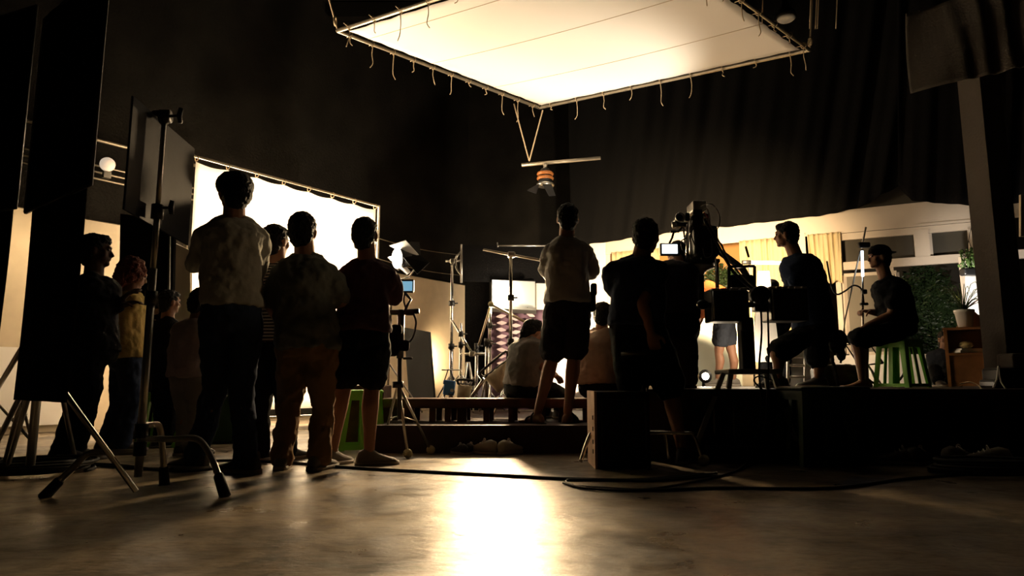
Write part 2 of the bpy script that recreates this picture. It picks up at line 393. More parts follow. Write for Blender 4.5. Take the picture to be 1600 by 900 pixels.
for q in (SA, SB):
    MB().box((q.x, q.y, .06), (.5, .06, .12), rz=math.atan2(nS.y, nS.x)).build('foot', M_dmetal, sc)
# backlights behind the screen, on stands
def softlamp(loc, yaw, label, hh=1.9):
    x, y = loc; r = empty('studio_lamp', (x, y, 0), label, 'lamp', 'studio lamps behind the screen')
    MB().rbox((x, y, hh), (.42, .2, .42), rz=yaw, r=.03).build('housing', M_dmetal, r)
    MB().tube([(x, y, .5), (x, y, hh - .2)], .016).build('pole', M_steel, r)
    for k in range(3):
        a = k * 2.094 + .3; MB().tube([(x, y, .6), (x + .4 * math.cos(a), y + .4 * math.sin(a), .02)], .012, 6).build('leg', M_steel, r)
softlamp((-4.35, 9.6), 2.4, 'studio lamp on a stand behind the glowing diffusion screen')

# ------------------------------------------------------------------ overhead silk frame
OL = G(528, 48, 4.7); OB = G(843, 168, 4.7); OR = G(1265, 78, 4.7); ON = OL + OR - OB
ov = empty('overhead_silk', OB, 'huge glowing white fabric bounce stretched in a pipe frame under the ceiling', 'silk')
g = []
for i in range(31):
    row = []
    for j in range(31):
        a, b = .022 + .956 * i / 30, .022 + .956 * j / 30
        ed = 0
        p = OB + (OL - OB) * a + (OR - OB) * b
        ins = .02
        if i in (0, 30): p += ((OL - OB).normalized() * (ins if i == 0 else -ins)) * (1 - abs(math.cos(j / 30 * PI * 9)))
        if j in (0, 30): p += ((OR - OB).normalized() * (ins if j == 0 else -ins)) * (1 - abs(math.cos(i / 30 * PI * 11)))
        p.z += -.05 * math.sin(a * PI) * math.sin(b * PI); row.append(p)
    g.append(row)
MB().sheet(g, .004).build('fabric', M_white, ov)
for t in (.3, .62, .9):
    q = [OB + (OL - OB) * t + (OR - OB) * (.022 + .956 * k / 12) + V((0, 0, -.004 - .05 * math.sin(t * PI) * math.sin((.022 + .956 * k / 12) * PI))) for k in range(13)]
    MB().tube(q, .004, 4).build('seam', M_seam, ov)
MB().tube([OB, OL, ON, OR, OB], .028, 8).build('pipe_frame', M_pipe, ov)
def tiecord(p, d, ln, k):
    side = V((d.y, -d.x, 0)); m = MB(); m.torus(p, .036, .005, d, 10, 4)
    q = [p + V((0, 0, -.02)), p + d * .01 + V((0, 0, -.02 - ln * .4)), p + side * .012 * ((k % 3) - 1) + V((0, 0, -.02 - ln * .8)), p + d * .03 * ((k % 2) * 2 - 1) + V((0, 0, -.02 - ln))]
    m.tube(q, .006, 4, curve=True); m.tube([p, p + V((0, 0, .01)) + side * .09, ], .005, 4); m.build('tie_cord', M_rope, ov)
k = 0
for (A_, B_, n_) in ((OB, OL, 11), (OB, OR, 9), (OL, ON, 10), (OR, ON, 9)):
    for i in range(n_):
        t = (i + .45) / n_; d = (B_ - A_).normalized()
        tiecord(A_ + (B_ - A_) * t, d, (.16, .28, .1, .34, .22, .06, .3)[(k * 3) % 7], k); k += 1
for (q, t) in ((OL, V((-.6, -.2, ZC))), (OR, V((.35, .3, ZC))), (OB, V((.1, .9, ZC)))):
    tp = V((q.x + t.x, q.y + t.y, ZC)); MB().tube([q, tp], .011, 5).build('hanging_rope', M_rope, ov)
    MB().torus(q + (tp - q).normalized() * .12, .05, .012, (1, 0, 0), 12, 5).build('knot', M_rope, ov)
# hanging lamp on a pipe below the silk
pipeA = P(815, 258, 9.9); pipeB = P(892, 251, 9.9)
ORG_ = 0; hp = tag(MB().tube([pipeA, pipeB + (pipeB - pipeA) * .6], .028, 8).build('hanging_pipe', M_pipe), 'short horizontal pipe hung on two ropes beneath the silk corner', 'pipe')
J0 = P(827, 252, 9.9)
for a in (P(803, 162, 9.75), P(848, 172, 9.65)): MB().tube([a, J0], .01, 5).build('hanging_cord', M_rope, hp)
c = P(852, 280, 9.85); r = empty('barndoor_lamp', c, 'switched-off stage lamp with orange bands and flaps hanging under the pipe', 'lamp')
MB().tube([P(852, 256, 9.9), P(852, 266, 9.88)], .03, 8).build('clamp', M_steel, r)
MB().tube([P(852, 264, 9.88), P(852, 270, 9.88), P(852, 285, 9.86), P(852, 289, 9.86)], [.06, .1, .11, .12], 16).build('housing', M_dmetal, r)
for yy in (272, 279):
    MB().torus(P(852, yy, 9.87), .1, .028, (0, 0, 1), 20, 6).build('band', M_warmb, r)
MB().tube([P(852, 287, 9.86), P(852, 291, 9.86)], .13, 16).build('rim', M_steel, r)
for (a, b, c_, d) in (((848, 288), (862, 288), (868, 305), (858, 306)), ((843, 288), (838, 290), (824, 298), (838, 303))):
    MB().panel(P(*a, 9.75), P(*b, 9.75), P(*c_, 9.6), P(*d, 9.6), .01).build('barn_door', M_grey, r)
# ceiling lamp and ropes at the top right
c = P(1228, 22, 8.6); r = empty('reflector_lamp', c, 'unlit mirrored reflector bulb hanging from ceiling right of the silk', 'lamp')
MB().tube([c + V((0, 0, .3)), c + V((0, 0, .12)), c + V((0, 0, 0)), c + V((0, 0, -.05))], [.03, .05, .13, .135], 18).build('housing', M_dmetal, r)
MB().ell(c + V((0, 0, -.06)), (.12, .12, .05)).build('bulb', M_refl, r)
MB().tube([c + V((0, 0, .25)), V((c.x, c.y, ZC))], .01, 5).build('cable', M_dmetal, r)
for px, dx in ((1208, -18), (1262, 3), (1272, 2), (1280, -3), (1305, 1)):
    a = P(px + dx, 45 if px > 1210 else 60, 9.0); a2 = V((a.x + .05, a.y - .2, ZC))
    tag(MB().tube([a, a2], .008, 5).build('rigging_rope', M_rope), 'thin rigging rope hanging from the ceiling near the reflector bulb', 'rope', 'rigging ropes by the reflector bulb')

# ------------------------------------------------------------------ drapes above the set
FA, FB = (1.43, 12.0), (6.5, 9.4)
def onf(px, py, off=0): return PLN(px, py, FA, FB, off)
def drape(name, label, pts_top, pts_bot, m_, off, fold=.07, nfold=9, skew=0, nx=70, ny=40, seed=0, diag=0, cat='drape'):
    g = []
    n = V((-(FB[1] - FA[1]), FB[0] - FA[0], 0)).normalized() * -1
    def lerp(pts, t):
        x = pts[0][0] + (pts[-1][0] - pts[0][0]) * t
        for (a, b) in zip(pts, pts[1:]):
            if x <= b[0]: s = (x - a[0]) / (b[0] - a[0] or 1); return x, a[1] + (b[1] - a[1]) * s
        return pts[-1]
    for i in range(ny):
        row = []
        for j in range(nx):
            t = j / (nx - 1); s = i / (ny - 1)
            xb, yb = lerp(pts_bot, t); xt, yt = lerp(pts_top, t)
            B_ = onf(xb, yb, off); T = onf(xt, yt, off); p = B_.lerp(T, s)
            u = t * nfold * 2 * PI + (1 - s) ** 1.5 * diag + seed
            a = fold * (math.sin(u) * .6 + .4 * math.sin(u * 2.3 + 1) * (1 - s * .5)) * (.35 + .65 * abs(math.sin(t * 5 + seed)))
            p += n * a; row.append(p)
        g.append(row)
    return tag(MB().sheet(g, .008).build(name, m_), label, cat)
drape('black_drape', 'wide black cloth drape hanging from ceiling above the house set', [(884, -120), (1420, -160)],
      [(892, 386), (925, 381), (1050, 364), (1200, 347), (1310, 333), (1355, 318), (1408, 288)], M_drape, .22, .075, 8, diag=5, nx=110, ny=50)
drape('black_drape', 'narrower black drape right of the wide one, behind the grey pillar', [(1400, -160), (1760, -240)],
      [(1404, 291), (1425, 314), (1528, 322), (1760, 300)], M_black, .3, .06, 6, seed=2, diag=2)
# grey cloth at top right
g = []
A0, A1 = P(1415, 22, 6.0), P(1423, 146, 6.0); B0, B1 = P(1700, -70, 5.2), P(1700, 78, 5.2)
for i in range(24):
    row = []
    for j in range(60):
        s, t = i / 23, j / 59
        p = (A0.lerp(A1, s)).lerp(B0.lerp(B1, s), t)
        amp = .05 * max(0, t * 1.7 - .35); p += V((0, 1, 0)) * (amp * math.sin(t * 45 - s * 4) + .03 * math.sin(t * 9 + s * 3)); row.append(p)
    g.append(row)
tag(MB().sheet(g, .006).build('grey_cloth', M_greycl), 'grey cloth valance hanging at upper right above the pillar', 'cloth')
hang = P(1415, 18, 6.0)
# pillar
struct(MB().hexa([V((x, y, z)) for z in (ZR, 4.2) for x, y in ((4.26, 5.9), (4.45, 5.9), (4.45, 6.2), (4.26, 6.2))]).build('pillar', mat('grey_pillar', (.07, .06, .05), .85, bump=.2, spec=.1)))

# ------------------------------------------------------------------ house facade
def fpanel(m, pts, off, th=.05):
    q = [onf(x, y, off) for x, y in pts]; q = [q[3], q[2], q[1], q[0]] if False else q
    n = (q[1] - q[0]).cross(q[3] - q[0]).normalized() * th
    return m.hexa(q + [p + n for p in q])
def fb(px0, px1, y_of, h, off=0, th=.06, m=None):      # strip between px0..px1 whose top edge is at image y_of(px)
    m = m or MB(); a0 = onf(px0, y_of(px0), off); b0 = onf(px1, y_of(px1), off)
    d = V((0, 0, -h)); return m.panel(a0 + d, b0 + d, b0, a0, th)
top = lambda x: 377 + (x - 925) * (318 - 377) / (1525 - 925)
fc = empty('house_facade', onf(1200, 605), 'cream timber house front with windows forming the back of the set', 'house set')
ZF = 3.05
def fbox(px0, px1, z0, z1, m_=M_creamw, name='frame', off=0, th=.06, parent=None):
    a = onf(px0, 500, off); b = onf(px1, 500, off); a.z = b.z = z0; u = V((0, 0, z1 - z0))
    return MB().panel(a, b, b + u, a + u, th).build(name, m_, parent or fc)
fbox(948, 1700, 2.80, 3.12, name='fascia'); fbox(925, 950, ZR, 3.12, M_whitep, 'post', .03)
fbox(950, 957, ZR, 2.8, M_creamw, 'post'); fbox(1238, 1266, ZR, 2.82, name='post', off=.03); fbox(948, 1700, 2.765, 2.80, name='curtain_rail', off=.06, th=.02, m_=M_creamw)
fbox(948, 1700, 3.12, 3.6, M_glass, 'upper_wall', -.03)
# right-hand window wall: transoms
fbox(1312, 1530, 2.66, 2.76, name='frame'); fbox(1312, 1700, 2.20, 2.32, name='frame', off=.02)
fbox(1438, 1462, 2.24, 2.72, name='frame', off=.01); fbox(1310, 1318, ZR, 2.72, name='frame'); fbox(1524, 1540, ZR, 2.7, name='frame')
for (p0, p1) in ((1318, 1438), (1462, 1525)):
    fbox(p0, p1, 2.30, 2.68, M_glass, 'transom_pane', -.05, .01)
    fbox(p0, p0 + 5, 2.32, 2.66, name='sash', off=-.02, th=.03)
fbox(1300, 1700, ZR, .93, M_whitep, 'low_wall', .0, .1)
fbox(1395, 1402, .9, 2.24, name='frame')
# open casement windows
def casement(h0, px1, py_unused, swing, zt, label):
    a = onf(h0, 450, .06); q = V((FB[0] - FA[0], FB[1] - FA[1], 0)).normalized()
    e = a + V((swing[0], swing[1], 0)); r = empty('casement_window', (a.x, a.y, .95), label, 'window')
    z0 = .95
    pts = [V((a.x, a.y, z0)), V((e.x, e.y, z0)), V((e.x, e.y, zt)), V((a.x, a.y, zt))]
    m = MB()
    for i in range(4): m.tube([pts[i], pts[(i + 1) % 4]], .035, 4, smooth=False)
    m.build('sash', M_creamw, r); MB().panel(pts[0].lerp(pts[2], .02), pts[1].lerp(pts[3], .02), pts[2].lerp(pts[0], .02), pts[3].lerp(pts[1], .02), .006).build('pane', mat('window_glass', (.3, .27, .22), .15, spec=.6, trans=.3), r)
casement(1320, 0, 0, (.62, -.3), 2.12, 'narrow cream casement window standing open left of the seated man')
casement(1538, 0, 0, (-.58, -.45), 2.18, 'cream casement window open beside the pillar above the flower pot')
# backdrop beyond the windows
a = onf(1270, 500, -2.2); b = onf(1750, 500, -2.2); a.z = b.z = ZR; u = V((0, 0, 2.7))
tag(MB().panel(a, b, b + u, a + u, .04).build('backdrop_wall', mat('backdrop', (.05, .045, .036), .9)), 'plain grey-brown backdrop wall beyond the set windows', 'backdrop')
a = onf(948, 500, -1.2); b = onf(1235, 500, -1.2); a.z = b.z = ZR
tag(MB().panel(a, b, b + u, a + u, .04).build('inner_wall', M_orange), 'orange interior wall beyond the set behind the film camera', 'wall')
# curtains
def hcurtain(px0, px1, z0, z1, off, label, n=60, waves=9, gather=0):
    g = []
    for i in range(20):
        s = i / 19; row = []
        for j in range(n):
            t = j / (n - 1); c0 = (px0 + px1) / 2
            x = px0 + (px1 - px0) * t; x = c0 + (x - c0) * (1 - gather * (1 - s) * .3)
            p = onf(x, 450, off + .016 * math.sin(t * waves * 2 * PI + s * 1.2) + .014 * math.sin(t * waves * 4.7 + 3 * s) + .008 * math.sin(t * waves * 19 - 2 * s)); p.z = z0 + (z1 - z0) * s + .02 * math.sin(t * 17) * (1 - s); row.append(p)
        g.append(row)
    return tag(MB().sheet(g, .004).build('cream_curtain', M_curt), label, 'curtain')
hcurtain(957, 1032, ZR + .05, 2.78, .12, 'cream pleated curtain at the left end of house front beside the bright post')
hcurtain(1158, 1240, ZR + .1, 2.78, .12, 'cream pleated curtain hanging behind the man standing at the camera crane', waves=10)
hcurtain(1266, 1319, 2.02, 2.78, .12, 'short cream gathered curtain by the transom window', waves=7, gather=.3)
# shrub through the opening
def shrub(c, rx, ry, rz, n, label, leaf=.075):
    c = V(c); r = empty('leafy_shrub', (c.x, c.y, ZR), label, 'shrub')
    m = MB()
    for i in range(n):
        while True:
            q = V((random.uniform(-1, 1), random.uniform(-1, 1), random.uniform(-1, 1)))
            if .35 < q.length < 1.0: break
        q *= .82 + .25 * noise.noise(q * 2.5); p = c + V((q.x * rx, q.y * ry, q.z * rz))
        d = V((random.gauss(0, 1), random.gauss(0, 1), random.gauss(0, .7))).normalized(); s = d.orthogonal().normalized(); L = leaf * random.uniform(.7, 1.4)
        nn = d.cross(s) * L * .12
        m.add([p, p + d * L * .5 + s * L * .28 + nn, p + d * L, p + d * L * .5 - s * L * .28 + nn, p + d * L * .5 - nn], [(0, 1, 4), (1, 2, 4), (2, 3, 4), (3, 0, 4)])
    m.build('foliage', M_leaf, r)
    m = MB()
    for k in range(6): m.tube([V((c.x + .05 * k - .12, c.y, ZR)), c + V((random.uniform(-.5, .5) * rx, random.uniform(-.4, .4) * ry, random.uniform(0, .5) * rz))], [.02, .008], 6)
    m.build('stem', M_woodd, r)
c = P(1450, 500, 10.75); shrub((c.x, c.y, 1.56), .64, .34, .98, 6500, 'large dark green leafy shrub behind the seated man')
c = P(1130, 410, 11.75); shrub((c.x, c.y, 2.25), .5, .22, .35, 1400, 'small green shrub visible behind the film camera')

# shelf, pot, fern, etc. near the pillar
YS = 6.9
r = empty('wooden_shelf', ((P(1495, 560, YS).x + P(1550, 560, YS).x) / 2, YS + .12, ZR), 'orange-brown wooden shelf unit beside pillar holding a flower pot', 'shelf')
xa, xb = P(1495, 560, YS).x, P(1550, 560, YS).x; zt = P(1520, 513, YS).z
MB().box((xa + .015, YS + .12, (ZR + zt) / 2), (.03, .26, zt - ZR)).build('side_panel', M_woodl, r)
MB().box((xb - .015, YS + .12, (ZR + zt) / 2), (.03, .26, zt - ZR)).build('side_panel', M_woodl, r)
MB().box(((xa + xb) / 2, YS + .12, zt), (xb - xa + .02, .28, .025)).build('top', M_woodl, r)
zs = P(1520, 553, YS).z; r.rotation_euler = (0, 0, -.58)
MB().box(((xa + xb) / 2, YS + .12, zs), (xb - xa - .06, .26, .025)).build('shelf', M_woodl, r)
MB().box(((xa + xb) / 2, YS + .02, (zs + ZR) / 2), (xb - xa - .06, .02, zs - ZR - .02)).build('door', M_woodl, r)
MB().box(((xa + xb) / 2, YS + .24, (zs + zt) / 2), (xb - xa - .06, .012, zt - zs - .02)).build('back_panel', M_woodl, r)
c = V(((xa + xb) / 2 - .02, YS + .08, zs + .0135))
tag(MB().box(c + V((0, 0, .012)), (.24, .18, .022)).box(c + V((.01, 0, .034)), (.22, .16, .018)).build('paper_stack', M_whitep), 'stack of white papers and a book on the wooden shelf', 'papers')
bwl = MB(); bwl.tube([c + V((0, 0, .046)), c + V((0, 0, .075))], [.04, .07], 14); bwl.ell(c + V((0, 0, .085)), (.06, .06, .035))
tag(bwl.build('shelf_ornament', mat('pale_ornament', (.6, .5, .25), .5)), 'small pale yellow rounded ornament on papers in the shelf', 'ornament')
pt = V((P(1519, 513, YS).x, YS + .1, zt + .0125))
r = empty('potted_fern', pt, 'white flower pot with a spiky fern on top of the wooden shelf', 'plant')
MB().tube([pt, pt + V((0, 0, .15)), pt + V((0, 0, .155)), pt + V((0, 0, .185))], [.062, .085, .092, .094], 22).build('pot', M_whitep, r)
MB().ell(pt + V((0, 0, .182)), (.08, .08, .015)).build('soil', M_woodd, r)
m = MB(); random.seed(3)
for i in range(26):
    a = random.uniform(0, 2 * PI); L = random.uniform(.16, .42); h = random.uniform(.08, .3); dx = V((math.cos(a), math.sin(a) * .6, 0))
    q = [pt + V((0, 0, .18)) + dx * L * t + V((0, 0, h * math.sin(t * PI * .75))) for t in (0, .25, .5, .75, 1)]
    m.tube(q, [.004, .004, .003, .003, .002], 4)
    sd = dx.cross(V((0, 0, 1)))
    for t in range(1, 18):
        s = t / 18; p = pt + V((0, 0, .18)) + dx * L * s + V((0, 0, h * math.sin(s * PI * .75))); l = .045 * (1 - s * .6)
        for sg in (-1, 1): m.add([p, p + sd * sg * l + dx * .012, p + dx * .014], [(0, 1, 2)])
m.build('fronds', M_leafl, r)
m = MB(); pf = P(1534, 464, YS + .1)
for k in range(7): m.ell(pf + V((random.uniform(-.03, .03), random.uniform(-.03, .03), random.uniform(-.03, .03))), (.022, .022, .014), n=8, m=6)
m.tube([pt + V((0, 0, .18)), pf], .004, 5); m.build('flower', M_red, r)
# tray leaning behind pot
tag(MB().panel(P(1488, 516, 7.3), P(1532, 556, 7.3), P(1560, 520, 7.3), P(1522, 488, 7.3), .02).build('leaning_board', M_woodl), 'tilted pinkish board leaning behind the flower pot', 'board')
bpos = P(1518, 425, 8.35)
r = empty('hanging_planter', bpos, 'small dark planter hanging inside the open casement window', 'planter')
MB().rbox(bpos, (.24, .12, .09), r=.02).build('trough', M_dmetal, r)
hk = onf(1524, 330, .02); hk.z = 2.95
for dx in (-.1, .1): MB().tube([bpos + V((dx, 0, .04)), bpos + V((0, 0, .4)), hk], .004, 5).build('hanging_wire', M_dmetal, r)
m = MB()
for k in range(60):
    q = bpos + V((random.uniform(-.1, .08), random.uniform(-.05, .05), .04)); e = q + V((random.uniform(-.06, .06), 0, random.uniform(.03, .26))); m.tube([q, e], .004, 4); m.ell(e, (.02, .02, .012), n=6, m=4)
m.build('foliage', M_leafl, r)
a = P(1494, 400, 9.9); 
bq = P(1526, 492, 8.72); r = empty('bounce_board', (bq.x, 8.72, ZR), 'small bright white bounce board seen through the open window', 'board')
MB().tube([(bq.x, 8.74, ZR), (bq.x, 8.74, bq.z + .3)], .012, 8).build('stand_pole', M_steel, r)
for k in range(3): MB().tube([(bq.x, 8.74, ZR + .3), (bq.x + .2 * math.cos(k * 2.094), 8.74 + .2 * math.sin(k * 2.094), ZR + .01)], .008, 6).build('leg', M_steel, r)
(MB().panel(P(1508, 492, 8.7), P(1545, 492, 8.7), P(1545, 402, 8.7), P(1508, 402, 8.7), .03).build('panel', M_poly, r))
tag(MB().panel(P(1592, 370, 7.5), P(1615, 370, 7.5), P(1615, 305, 7.5), P(1592, 305, 7.5), .03).build('wall_notice', M_cream), 'narrow cream board at the right edge beside the pillar', 'board')

# ------------------------------------------------------------------ people
def basis(yaw, tilt=0, roll=0):
    f = V((math.sin(rad(yaw)), math.cos(rad(yaw)), 0)); r_ = V((f.y, -f.x, 0)); u = V((0, 0, 1))
    f2 = (f * math.cos(rad(tilt)) - u * math.sin(rad(tilt))); u2 = r_.cross(f2)
    R = Matrix((r_, f2, u2)).transposed()
    return R @ Matrix.Rotation(rad(roll), 3, 'Y')
def hand(m, wr, d, nrm, k, curl=.5, side=1):
    d = d.normalized(); nrm = (nrm - d * nrm.dot(d)).normalized(); s = d.cross(nrm) * side
    pr = []
    for t, a, b in ((-.01, .026, .02), (.02, .034, .018), (.055, .042, .016), (.085, .041, .013)):
        pr.append([wr + d * t * k + s * a * k * math.cos(2 * PI * q / 12) + nrm * b * k * math.sin(2 * PI * q / 12) for q in range(12)])
    m.rings(pr)
    for i, (off, L) in enumerate(((-.031, .062), (-.011, .074), (.011, .08), (.031, .072))):
        p = wr + (d * .082 + s * off) * k; q = [p - d * .012 * k, p]; a = .15 + curl * .25; cur = d.copy()
        for seg in (.45, .32, .25):
            dd = (d * math.cos(a) + nrm * math.sin(a)).normalized(); p = p + dd * L * seg * k; q.append(p); a += curl * .75
        m.tube(q, [.0095 * k, .0095 * k, .0092 * k, .0085 * k, .007 * k], 8); m.ell(q[-1], (.007 * k,) * 3, n=8, m=6)
    p = wr + (d * .025 + s * .03) * k
    q = [p, p + (d * .025 + s * .03 + nrm * .01) * k, p + (d * .055 + s * .038 + nrm * .02) * k, p + (d * .075 + s * .034 + nrm * .03 * (1 + curl)) * k]
    m.tube(q, [.014 * k, .012 * k, .0105 * k, .0085 * k], 8); m.ell(q[-1], (.0085 * k,) * 3, n=8, m=6)
def ringat(c, rx, ry, ax, ay, n=20, e=2.3):
    out = []
    for q in range(n):
        a = 2 * PI * q / n; ca, sa = math.cos(a), math.sin(a)
        out.append(c + ax * rx * math.copysign(abs(ca) ** (2 / e), ca) + ay * ry * math.copysign(abs(sa) ** (2 / e), sa))
    return out
def person(label, Y, J, gz, face, body_yaw=None, top=None, bottom=None, hair='short', feet='shoe', k=1., tilt=0, roll=0, wide=1., deep=1., hem=.02, sleeve=.5, leg=.45,
           loose=1., fold=.02, footdir=None, curlA=.5, curlB=.5, hairm=None, extra=None, group=None, vox=.008, shoem=None, skin=None):
    by = face if body_yaw is None else body_yaw
    D = {}
    for n_, v in J.items():
        if n_.startswith('an'):
            px, dy = v[:2]; zz = gz + (v[2] if len(v) > 2 else 0); py0 = 640
            for _ in range(6):
                p = P(px, py0, Y + dy); py0 += (p.z - (zz + .085 * k)) * F / (Y + dy)
            D[n_] = P(px, py0, Y + dy)
        else: D[n_] = P(v[0], v[1], Y + (v[2] if len(v) > 2 else 0))
    fwd = V((math.sin(rad(by)), math.cos(rad(by)), 0)); rgt = V((fwd.y, -fwd.x, 0))
    hd, nk, pv = D['hd'], D['nk'], D['pv']
    # screen-left joints are A, screen-right are B; work out lateral axis from the shoulders
    lat = (D['shB'] - D['shA']); hw = lat.length / 2; latn = lat.normalized()
    up = (nk - pv).normalized()
    if hw < .13 * k:                      # profile view: shoulders overlap in the picture
        latn = rgt if rgt.dot(latn) >= 0 or lat.length < .02 else -rgt; hw = .17 * k
        mid = (D['shA'] + D['shB']) / 2; D['shA'] = mid - latn * hw * .95; D['shB'] = mid + latn * hw * .95
    hlat = (latn - up * latn.dot(up)); hlat.z *= .3; hlat.normalize()
    for n_ in 'AB': D['sh' + n_] = D['sh' + n_] - up * .028 * k + (D['shB' if n_ == 'A' else 'shA'] - D['sh' + n_]).normalized() * .012 * k
    bx = hlat.cross(up).normalized()
    if bx.dot(fwd) < 0: bx = -bx
    for s_, n_ in ((-1, 'A'), (1, 'B')):
        if 'hp' + n_ not in D: D['hp' + n_] = pv + hlat * s_ * .088 * k * wide - V((0, 0, .03 * k))
    base = V((pv.x, pv.y, gz))
    r = empty('person', base, label, 'person', group)
    M_sk = skin or M_skin
    # ---- body
    m = MB()
    prof = [(-.16, .1, .085), (-.05, .155, .11), (.1, .155, .11), (.3, .135, .098), (.5, .14, .103), (.7, .158, .112), (.85, .165, .108), (.94, .125, .08), (1.0, .065, .062)]
    lean = V((0, 0, 0))
    def spine(t):
        p = pv.lerp(nk, t); b = math.sin(max(0, min(1, t)) * PI) * .02 * k; return p - bx * b
    sw = hw / (.19 * k)
    rr = [ringat(spine(t), a * k * (wide if t < .6 else (sw * .5 + wide * .5)), b * k * deep, (hlat.lerp(latn, max(0, min(1, t)))).normalized(), bx) for t, a, b in prof]
    m.rings(rr)
    m.limb([nk - up * .04 * k, nk.lerp(hd, .55), hd - V((0, 0, .02))], [.066 * k, .062 * k, .06 * k])
    R = basis(face, tilt, roll)
    def hh(x, y, z): return hd + R @ V((x * k, y * k, z * k))
    m.ell(hh(0, -.006, .012), (.077 * k, .096 * k, .1 * k), R, 20, 14)
    m.ell(hh(0, .032, -.045), (.058 * k, .058 * k, .066 * k), R)
    m.ell(hh(0, .07, -.088), (.024 * k, .022 * k, .022 * k), R, 10, 8)
    m.tube([hh(0, .084, .012), hh(0, .098, -.012), hh(0, .107, -.03), hh(0, .092, -.037)], [.008 * k, .011 * k, .014 * k, .012 * k], 8)
    m.ell(hh(0, .088, -.058), (.024 * k, .01 * k, .008 * k), R, 10, 6); m.ell(hh(0, .086, .026), (.05 * k, .014 * k, .01 * k), R, 10, 6)
    for s_ in (-1, 1):
        m.ell(hh(s_ * .08, -.002, -.01), (.012 * k, .02 * k, .033 * k), R, 10, 8)
        m.ell(hh(s_ * .045, .055, -.02), (.025 * k, .025 * k, .025 * k), R, 10, 8)
    for n_, s_ in (('A', -1), ('B', 1)):
        sh, el, wr = D['sh' + n_], D['el' + n_], D['wr' + n_]
        m.limb([nk + latn * s_ * .02 * k - up * .01 * k, nk.lerp(sh, .5) + up * .012 * k, sh], [.05 * k, .05 * k, .05 * k]); m.limb([spine(.85) + latn * s_ * .06 * k, sh, sh.lerp(el, .35), el], [.06 * k, .056 * k, .05 * k, .038 * k])
        m.limb([el, el.lerp(wr, .3), wr], [.039 * k, .042 * k, .026 * k])
        hdir = V(J['hdir' + n_]) if False else (wr - el); cc = curlA if n_ == 'A' else curlB
        hand(m, wr, hdir, (bx if abs(hdir.normalized().dot(bx)) < .8 else V((0, 0, -1))) * 1, k, cc, s_ if s_ else 1)
        hp, kn, an = D['hp' + n_], D['kn' + n_], D['an' + n_]
        back = -bx if (kn - hp).normalized().dot(bx) < .5 else V((0, 0, -1)) * .5
        lc = .8 if leg > 1 else 1.
        m.limb([hp, hp.lerp(kn, .5), kn], [.088 * k * wide, .078 * k * wide * lc, .053 * k * lc])
        cb = (fwd * -.018 * k)
        m.limb([kn, kn.lerp(an, .3) + cb, kn.lerp(an, .65) + cb * .4, an], [.053 * k * lc, .058 * k * lc, .043 * k, .034 * k])
        fd = V(footdir[0 if n_ == 'A' else 1]).normalized() if footdir else fwd
        fs = fd.cross(V((0, 0, 1)))
        if feet != 'shoe':
            gzz = an.z - .085 * k; fr = []
            for t, a, hb in ((-.065, .02, .03), (-.045, .032, .07), (0, .035, .085), (.05, .038, .06), (.1, .045, .036), (.14, .045, .026), (.155, .03, .014)):
                c = V((an.x, an.y, gzz)) + fd * t * k; fr.append([V((c.x, c.y, gzz)) + fs * a * k * math.cos(2 * PI * q / 12) + V((0, 0, (hb / 2 + hb / 2 * math.sin(2 * PI * q / 12)) * k)) for q in range(12)])
            m.rings(fr)
            for i, off in enumerate((-.032, -.017, -.002, .013, .03)):
                c = V((an.x, an.y, gzz + .013 * k)) + (fs * off + fd * .15) * k; m.limb([c, c + fd * (.03 + .004 * i) * k], [.011 * k, .0085 * k], 8, 2)
    m.build('body', M_sk, r, mods=(m_remesh(vox), m_smooth(2, .4)))
    # ---- eyes
    for s_ in (-1, 1): MB().ell(hh(s_ * .031, .083, .006), (.013 * k, .011 * k, .009 * k), R, 10, 6).build('eye', mat('eye', (.1, .08, .07), .2), r)
    # ---- shirt
    if top:
        mt_ = top; m = MB(); ex = .017 * loose
        rr = []
        tp = [(hem - .02, .165, .125), (hem + .02, .168, .128), (.2, .163, .122), (.4, .155, .118), (.6, .162, .122), (.75, .172, .124), (.86, .172, .115), (.93, .14, .095), (.985, .078, .075), (1.0, .068, .066)]
        for t, a, b in tp:
            rr.append(ringat(spine(t), (a + ex) * k * (wide if t < .6 else (sw * .5 + wide * .5)), (b + ex) * k * deep, (hlat.lerp(latn, max(0, min(1, t)))).normalized(), bx))
        m.rings(rr)
        for n_, s_ in (('A', -1), ('B', 1)):
            sh, el, wr = D['sh' + n_], D['el' + n_], D['wr' + n_]
            m.limb([nk + latn * s_ * .025 * k - up * .02 * k, nk.lerp(sh, .5) + up * .008 * k, sh], [.055 * k, .062 * k, .064 * k])
            if sleeve <= 1:
                e = sh.lerp(el, sleeve); m.limb([spine(.84) + latn * s_ * .07 * k, sh, e], [.072 * k, .07 * k * (1 + .1 * loose), (.062 + .012 * loose) * k])
            else:
                m.limb([spine(.84) + latn * s_ * .07 * k, sh, sh.lerp(el, .5), el], [.072 * k, .072 * k, .064 * k, .058 * k]); m.limb([el, el.lerp(wr, .5), wr.lerp(el, .06)], [.058 * k, .052 * k, .038 * k])
        m.build('shirt', mt_, r, mods=(m_remesh(.011), m_smooth(3, .5), m_disp(fold * 1.9, .14), m_disp(fold * .9, .05), m_smooth(1, .4)))
